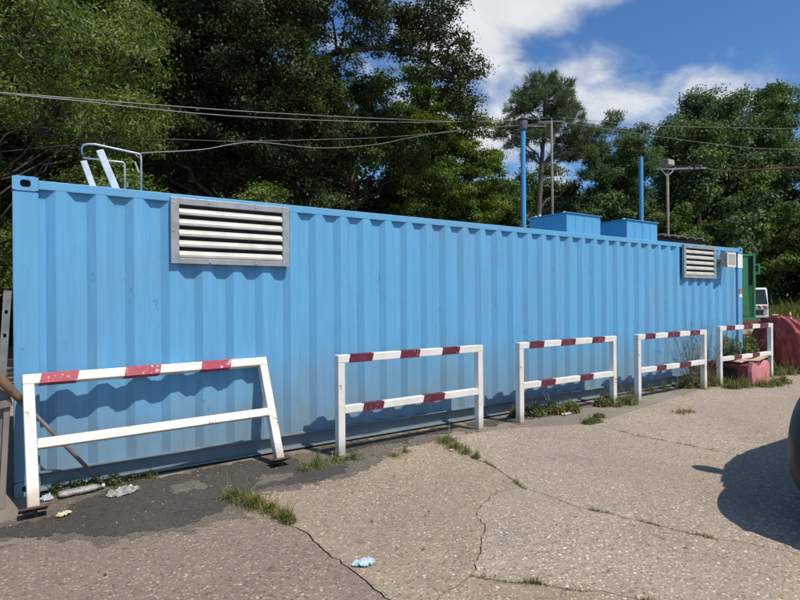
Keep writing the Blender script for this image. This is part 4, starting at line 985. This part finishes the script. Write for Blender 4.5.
s.add([UP(1, -wv, 0), UP(1, wv, 0), UP(1, wv, .03), UP(1, -wv, .03)], [(0, 1, 2, 3)])
fc = s.build('channel', M['greymetal'], ua)
s = MB(); s.add([UP(0, -wv, .03), UP(0, wv, .03), UP(1, wv, .03), UP(1, -wv, .03)], [(0, 1, 2, 3)]).build('back_web', M['rubber'], ua)
po = MB().bar((-.072, -.20, 0), (-.030, -.13, .93), .05, .04, (1, 0, 0)).build('wooden_stake', M['greywood'], None, bevel=.004); tag(po, 'short weathered wooden stake standing against the lower left edge of the container', 'stake')
po = MB().bar((-.30, -.16, .74), (-.005, -.18, .80), .03, .055).build('wooden_crosspiece', M['greywood'], None); tag(po, 'short grey crosspiece held against the stakes under the wooden handle', 'plank')
po = MB().bar((-.22, -.05, 0), (-.10, .10, 1.5), .07, .03, (1, 0, 0)).build('dark_plank', plain('dark_plank_wood', (.07, .06, .055), (.045, .04, .036), .8, 6, 0, .3, (1, 1, .2)), None); tag(po, 'dark plank leaning in the shade behind the perforated upright', 'plank')  # plank in a dark brown tone

for (xa_, ya_, xb_, yb3, zt, wd_, nm_, lb_, mt_) in (
    (-.42, .3, -.16, .9, 1.35, .16, 'old_board', 'broad brown board leaning furthest back in the gap left of the container', plain('brown_board', (.10, .065, .045), (.06, .042, .032), .85, 6, 0, .4, (1, 1, .2))),
    (-.30, .05, -.12, .35, .72, .05, 'rusty_bar', 'short rusty bar leaning in the shade behind the wooden stake', M['steel'])):
    po = MB().bar((xa_, ya_, 0), (xb_, yb3, zt), wd_, .03, (1, 0, 0)).build(nm_, mt_, None); tag(po, lb_, 'board' if 'board' in nm_ else 'metal bar')

# ------------------------------------------------------------------ litter
def crumple(name, label, cat, cx, cy, rx, ry, h, mat, seed, rot=0, n=14, z0=.006):
    s = MB(); c, q = math.cos(rot), math.sin(rot)
    for j in range(n+1):
        for i in range(n+1):
            u, v = i/n*2-1, j/n*2-1
            rr = math.sqrt(u*u+v*v); k = 1/max(1, rr*1.02+.25*mn.noise((u*2, v*2, seed)))
            x, y = u*k*rx, v*k*ry
            z = z0+h*max(0, 1-rr*.8)*.5+h*abs(mn.noise((u*3, v*3, seed+2)))+h*.6*abs(mn.noise((u*7, v*7, seed+5)))
            s.v.append(Vector((cx+x*c-y*q, cy+x*q+y*c, z)))
    for j in range(n):
        for i in range(n): a = j*(n+1)+i; s.f.append((a, a+1, a+n+2, a+n+1))
    o = s.build(name, mat); md = o.modifiers.new('t', 'SOLIDIFY'); md.thickness = .002
    return tag(o, label, cat)
PLA = plain('dirty_clear_plastic', (.36, .36, .33), (.18, .175, .16), .2, 30, 0, .6, spec=.7)
bt = thing('plastic_bottle', 'flattened dirty clear plastic bottle lying at the container foot', 'bottle', (.46, -.21, 0))
a, b = Vector((.29, -.22, .035)), Vector((.63, -.17, .035)); d = (b-a)
pts = [a+d*t for t in (0, .03, .15, .3, .45, .6, .74, .84, .92)]
o = MB().tube(pts, [.02, .042, .045, .040, .046, .041, .044, .028, .013], 12).build('body', PLA, bt, smooth=True)
for v in o.data.vertices: v.co.z = .006+max(0, v.co.z+.01)*.62 + .006*mn.noise((v.co.x*30, v.co.y*30, 0))
MB().tube([a+d*.92, a+d*.98], .016, 10).build('cap', plain('cap_white', (.6, .62, .64), (.5, .5, .5), .4), bt)
crumple('plastic_bag', 'grey crumpled plastic bag lying on the tar beside the bottle', 'bag', .74, -.36, .14, .09, .04, plain('dirty_bag', (.40, .37, .33), (.17, .15, .13), .35, 30), 3, .5)
crumple('crumpled_foil', 'small bluish crumpled cup between the post and the bottle', 'cup', .215, -.20, .045, .04, .05, plain('pale_blue_plastic', (.50, .56, .62), (.36, .40, .44), .3, 30), 5)
crumple('torn_paper', 'small torn yellowish paper in front of the bottle', 'paper', .31, -.66, .055, .03, .025, plain('yellowed_paper', (.62, .55, .38), (.46, .38, .26), .8, 40), 7, .4, 10, .012)
crumple('food_wrapper', 'crumpled light blue wrapper lying on the slab beside the long crack', 'wrapper', 1.73, -2.56, .07, .035, .03, plain('blue_white_wrapper', (.30, .50, .66), (.62, .64, .66), .35, 34), 9, -.35, 12)
crumple('paper_scrap', 'white paper scrap in the weeds behind the middle barrier', 'paper', 6.15, -.46, .13, .05, .03, M['white'], 12, .2, 8)
crumple('paper_scrap', 'small white scrap beside the grass tuft on the slab', 'paper', 3.72, -.95, .03, .02, .025, M['white'], 13, .2, 6)
gv = MB(); rg_ = random.Random(5)
for k in range(900):
    if k < 500: x, y = rg_.uniform(-.2, 11), rg_.uniform(-1.1, -.05)
    else: x, y = rg_.uniform(-.5, 9), rg_.uniform(-4.2, -.5)
    r_ = rg_.choice((.003, .004, .005, .006, .009)) * rg_.uniform(.7, 1.3); z = .003
    vs = [(x+r_*math.cos(t*1.257)*rg_.uniform(.6, 1.2), y+r_*math.sin(t*1.257)*rg_.uniform(.6, 1.2), z) for t in range(5)]+[(x, y, z+r_*rg_.uniform(.5, 1))]
    gv.add(vs, [(i, (i+1) % 5, 5) for i in range(5)])
tag(gv.build('loose_grit', plain('grit', (.45, .38, .30), (.18, .14, .10), .9, 9), kind='stuff'), 'loose grit and crumbs scattered over the slabs', 'grit')
dl = MB()
for k in range(420):
    x, y = (rg_.uniform(0, 12), rg_.uniform(-.75, -.03)) if k < 260 else (rg_.uniform(-.5, 8), rg_.uniform(-3.6, -.6))
    a = rg_.uniform(0, 6.28); l_ = rg_.uniform(.008, .022); z = .006
    c, q = math.cos(a)*l_, math.sin(a)*l_
    dl.add([(x-c, y-q, z), (x+q*.4, y-c*.4, z+.004), (x+c, y+q, z+.002), (x-q*.4, y+c*.4, z+.005)], [(0, 1, 2, 3)])
tag(dl.build('fallen_leaves', leafmat('dead_leaves', (.10, .06, .03), (.20, .13, .07), (.42, .34, .22), .5, .8, .1), kind='stuff'), 'dead leaf bits strewn along the container foot', 'leaves')

# ------------------------------------------------------------------ weeds
def weed(label, spots, n, h, wd, seed, leafn=0, leafL=.03, mat='grass', lean=.55, name='weed_clump', stems=0):
    if h < .3: h *= .72; n = int(n*.8)
    leafn = int(leafn*.7)
    x, y = spots[0][:2]; root = thing(name, label, 'weed', (x, y, 0))
    if n: blades('blades', [(a, b, r, .0) for a, b, r in spots], n, h, wd, M[mat], root, seed, lean=lean, kind='stuff')
    if n > 900: blades('dry_blades', [(a, b, r*1.1, .0) for a, b, r in spots], n//5, h*1.3, wd*.7, M['dry'], root, seed+50, lean=lean*1.5, kind='stuff')
    rg = np.random.default_rng(seed+100)
    if leafn:
        S = np.array(spots); idx = rg.integers(0, len(S), leafn); ang = rg.uniform(0, 6.28, leafn); rr = np.sqrt(rg.uniform(0, 1, leafn))*S[idx, 2]
        zz_ = rg.uniform(.02, 1, leafn)**1.1*h*(1-.5*(rr/S[idx, 2])**2)
        C = np.stack([S[idx, 0]+np.cos(ang)*rr, S[idx, 1]+np.sin(ang)*rr, zz_], 1)
        V, F = leaves(rg, C, leafL, leafL*.45, None, .6); npmesh('leaves', V, F, M['weedleaf'], root)
    if stems:
        tb = MB()
        for k in range(stems):
            s0 = spots[rg.integers(0, len(spots))]; a = rg.uniform(0, 6.28); r_ = s0[2]*rg.uniform(0, .5); p = np.array([s0[0]+math.cos(a)*r_, s0[1]+math.sin(a)*r_, 0])
            q_ = p+np.array([rg.normal()*.25*h, rg.normal()*.18*h, h*rg.uniform(.6, 1.05)]); m_ = (p+q_)/2+rg.normal(size=3)*.03
            tb.tube([tuple(p), tuple(m_), tuple(q_)], [.004, .003, .0015], 4, cap=False)
            for j in range(5):
                t = rg.uniform(.35, .95); b0 = p+(q_-p)*t; b1 = b0+np.array([rg.normal()*.10*h, rg.normal()*.08*h, abs(rg.normal())*.12*h])
                tb.tube([tuple(b0), tuple(b1)], [.002, .001], 3, cap=False)
        tb.build('stems', M['dry'], root)
    return root
weed('largest grass clump, growing out of the crack in front of the leaning barrier', [(1.42, -1.02, .10), (1.50, -1.15, .12), (1.53, -1.30, .11), (1.58, -1.45, .08), (1.60, -1.60, .06), (1.62, -1.72, .05)], 3400, .085, .004, 1, 900, .018)
weed('low grass patch at the foot of the second barrier', [(2.35, -.62, .12), (2.55, -.60, .13), (2.75, -.62, .10), (2.2, -.68, .06)], 1700, .07, .004, 2, 500, .018)
weed('thin weed sprig rising beside the torn base plate', [(2.42, -.50, .03)], 40, .16, .004, 22, 60, .018)
weed('small grass tuft on the cement in front of the second barrier', [(3.12, -.78, .10), (3.3, -.72, .07)], 420, .05, .004, 3, 150, .016)
weed('round grass tuft at the top of the winding crack', [(3.86, -.68, .13), (3.82, -.9, .12), (3.78, -1.1, .08), (3.75, -1.3, .05), (3.98, -.6, .10)], 2200, .075, .004, 4, 600, .018)
weed('leafy green clump with pale dead stalks behind the middle barrier', [(5.75, -.25, .16), (6.05, -.30, .16), (6.3, -.38, .14), (5.5, -.18, .12)], 700, .22, .006, 5, 2600, .05, 'dry', stems=26)
weed('low dark weed on the cement in front of the middle barrier', [(6.05, -.95, .12), (5.9, -.98, .08), (6.35, -.82, .08)], 500, .07, .005, 6, 900, .03)
weed('dusty weeds gathered round the right post of the middle barrier', [(7.2, -.45, .16), (7.45, -.52, .14), (7.0, -.38, .1)], 500, .2, .006, 7, 1300, .04, 'dry', stems=16)
weed('small leafy weed growing behind the bottle at the container foot', [(.30, -.09, .08), (.42, -.08, .09), (.55, -.08, .10), (.70, -.09, .07)], 250, .15, .004, 8, 1500, .026, stems=8)
weed('dark weeds at the foot of the shaft beside the leaning barrier', [(.85, -.08, .08), (1.0, -.07, .06)], 250, .09, .004, 9, 350, .02)
weed('tall dry stalks standing behind the right post of the barrier with them', [(10.05, -.12, .16), (10.35, -.10, .16)], 60, 1.15, .005, 10, 420, .035, 'dry', stems=30, name='dry_stalks')
weed('weeds and pale stalks between the last two barriers', [(9.9, -.3, .18), (10.2, -.35, .16), (9.6, -.2, .15), (10.55, -.3, .12)], 900, .26, .007, 11, 1600, .05, 'dry', stems=14)
weed('leafy bush growing behind the rightmost barrier and the red box', [(11.4, .0, .25), (11.9, .1, .3), (12.5, .25, .3), (12.2, .4, .25), (12.9, .2, .2)], 300, .85, .008, 12, 11000, .075, 'grass', stems=30)
weed('low weeds spilling in front of the dark red box', [(10.45, -.75, .18), (10.8, -.95, .16), (11.1, -1.0, .15), (10.2, -.7, .15), (11.5, -.98, .13)], 2200, .16, .006, 13, 1800, .035)
weed('yellowish weeds at the foot of the red tarpaulin', [(12.55, -.45, .16), (12.9, -.55, .15), (13.2, -.70, .12), (12.4, -.3, .15)], 900, .28, .007, 14, 1500, .045)
weed('flat dry weed alone on the open slab between the barriers and the car shadow', [(7.45, -1.3, .12), (7.6, -1.35, .1)], 350, .05, .005, 15, 200, .02, 'dry')
weed('thin strip of weeds along the foot of the container behind the white scrap', [(8.3, -.05, .1), (8.8, -.05, .12), (9.2, -.06, .1), (7.7, -.06, .08)], 700, .12, .005, 16, 700, .03)
ck = []
for poly, n, r in ((B2, 1, .026), (B1, 1, .02), (C1[-12:], 1, .03), (CR, 1, .022), (A1[20:], 1, .012), (D1, 1, .012)):
    for i, (x, y) in enumerate(poly):
        if y < -5: continue
        v = mn.noise((x*1.9, y*1.9, 7.7))
        if v > .0 and i:
            for t in (0, .2, .4, .6, .8): ck.append((x+(poly[i-1][0]-x)*t+rg_.uniform(-.008, .008), y+(poly[i-1][1]-y)*t+rg_.uniform(-.008, .008), r*(.45+1.6*v)*rg_.uniform(.6, 1.3), -.01))
cw = blades('crack_weeds', ck, 11000, .020, .003, M['grass'], None, 77, lean=.8, kind='stuff'); tag(cw, 'small weeds and moss sprouting along the slab cracks', 'weeds')

# ------------------------------------------------------------------ parked car, its nose just inside the right edge
cr_ = thing('parked_car', 'dark grey car parked at the right edge, only its front corner in view', 'car', (6.2, -4.48, 0))
CP = plain('dark_car_paint', (.010, .014, .021), (.013, .017, .024), .45, 2, 0, 0, spec=.25)
cy_ = -4.485
stn = [(4.13, .34, .55, .30), (4.17, .46, .66, .22), (4.24, .62, .74, .20), (4.36, .725, .80, .19), (4.55, .815, .86, .19), (4.8, .875, .93, .19), (5.1, .905, 1.0, .2), (5.6, .90, 1.03, .2), (6.5, .905, 1.05, .2), (7.5, .90, 1.05, .2), (8.1, .88, 1.05, .22), (8.32, .80, 1.02, .25), (8.38, .66, .9, .3)]
s = MB(); prof = lambda w_, hb, zb: [(-.0, zb), (.78*w_, zb), (.96*w_, zb+.07), (1.0*w_, zb+.24), (.995*w_, hb*.68), (.965*w_, hb*.86), (.90*w_, hb*.96), (.75*w_, hb*1.0), (0, hb*1.03)]
for x, w_, hb, zb in stn:
    pr = prof(w_, hb, zb); ringp = [(y, z) for y, z in pr] + [(-y, z) for y, z in pr[-2:0:-1]]
    s.v += [Vector((x, cy_+y, z)) for y, z in ringp]
m_ = 16
for i in range(len(stn)-1):
    for j in range(m_): s.f.append((i*m_+j, i*m_+(j+1) % m_, (i+1)*m_+(j+1) % m_, (i+1)*m_+j))
s.f.append(tuple(range(m_))); s.f.append(tuple((len(stn)-1)*m_+j for j in reversed(range(m_))))
body = s.build('body', CP, cr_, smooth=True)
sub = body.modifiers.new('s', 'SUBSURF'); sub.levels = 1; sub.render_levels = 2
gh = [(4.98, .80, 1.0, 0), (5.72, .735, 1.60, 1), (6.3, .75, 1.68, 1), (7.6, .75, 1.66, 1), (8.05, .70, 1.60, 1), (8.30, .78, 1.02, 0)]
s = MB()
for x, w_, z, t in gh:
    pass
top = [(5.75, .70, 1.60), (6.3, .76, 1.68), (7.6, .76, 1.66), (8.0, .70, 1.60)]; bot = [(5.0, .80, 1.0), (6.0, .87, 1.03), (7.5, .87, 1.04), (8.3, .78, 1.02)]
for sg in (-1, 1):
    for L_ in (bot, top): s.v += [Vector((x, cy_+sg*w_, z)) for x, w_, z in L_]
for i in range(3):
    s.f += [(i, i+1, i+5, i+4), (8+i, 12+i, 13+i, 9+i), (4+i, 5+i, 13+i, 12+i)]
s.f += [(0, 4, 12, 8), (3, 11, 15, 7)]
s.build('cabin', CP, cr_, bevel=.05)
def quad_in(P, k=.1, off=.012):
    c = sum(P, Vector())/4; n_ = (P[1]-P[0]).cross(P[3]-P[0]).normalized(); P = [p+(c-p)*k for p in P]
    if n_.dot(c-Vector((6.5, cy_, 1.2))) < 0: n_ = -n_
    return MB().add([p+n_*off for p in P], [(0, 1, 2, 3)])
V_ = lambda t, sg: Vector((t[0], cy_+sg*t[1], t[2]))
quad_in([V_(bot[0], -1), V_(bot[0], 1), V_(top[0], 1), V_(top[0], -1)], .09).build('windscreen', GLS, cr_)
quad_in([V_(bot[3], -1), V_(bot[3], 1), V_(top[3], 1), V_(top[3], -1)], .12).build('rear_window', GLS, cr_)
for sg in (-1, 1):
    for i in range(3): quad_in([V_(bot[i], sg), V_(bot[i+1], sg), V_(top[i+1], sg), V_(top[i], sg)], .12).build('side_window', GLS, cr_)
    mo = MB().tube([(5.44, cy_+sg*.78, 1.24), (5.44, cy_+sg*.88, 1.26), (5.44, cy_+sg*.97, 1.28), (5.44, cy_+sg*1.025, 1.28)], [.06, .10, .10, .05], 12).build('mirror', CP, cr_, smooth=True)
    MB().bar((5.50, cy_+sg*.80, 1.12), (5.46, cy_+sg*.88, 1.22), .05, .03).build('mirror_arm', M['rubber'], mo)
    for x in (5.12, 7.6):
        wh = MB().tube([(x, cy_+sg*.66, .32), (x, cy_+sg*.845, .32)], .32, 28).build('wheel', M['rubber'], cr_)
        MB().tube([(x, cy_+sg*.78, .32), (x, cy_+sg*.852, .32)], [.20, .21], 20).build('rim', M['greymetal'], wh)
    MB().bar((4.20, cy_+sg*.44, .62), (4.40, cy_+sg*.655, .66), .09, .11).build('headlight', plain('headlamp', (.5, .52, .53), (.4, .4, .4), .08), cr_, bevel=.02)
MB().box((4.115, cy_-.28, .42), (4.15, cy_+.28, .52)).build('grille', M['rubber'], cr_, bevel=.01)
MB().box((4.12, cy_-.36, .22), (4.17, cy_+.36, .34)).build('lower_intake', M['rubber'], cr_, bevel=.01)
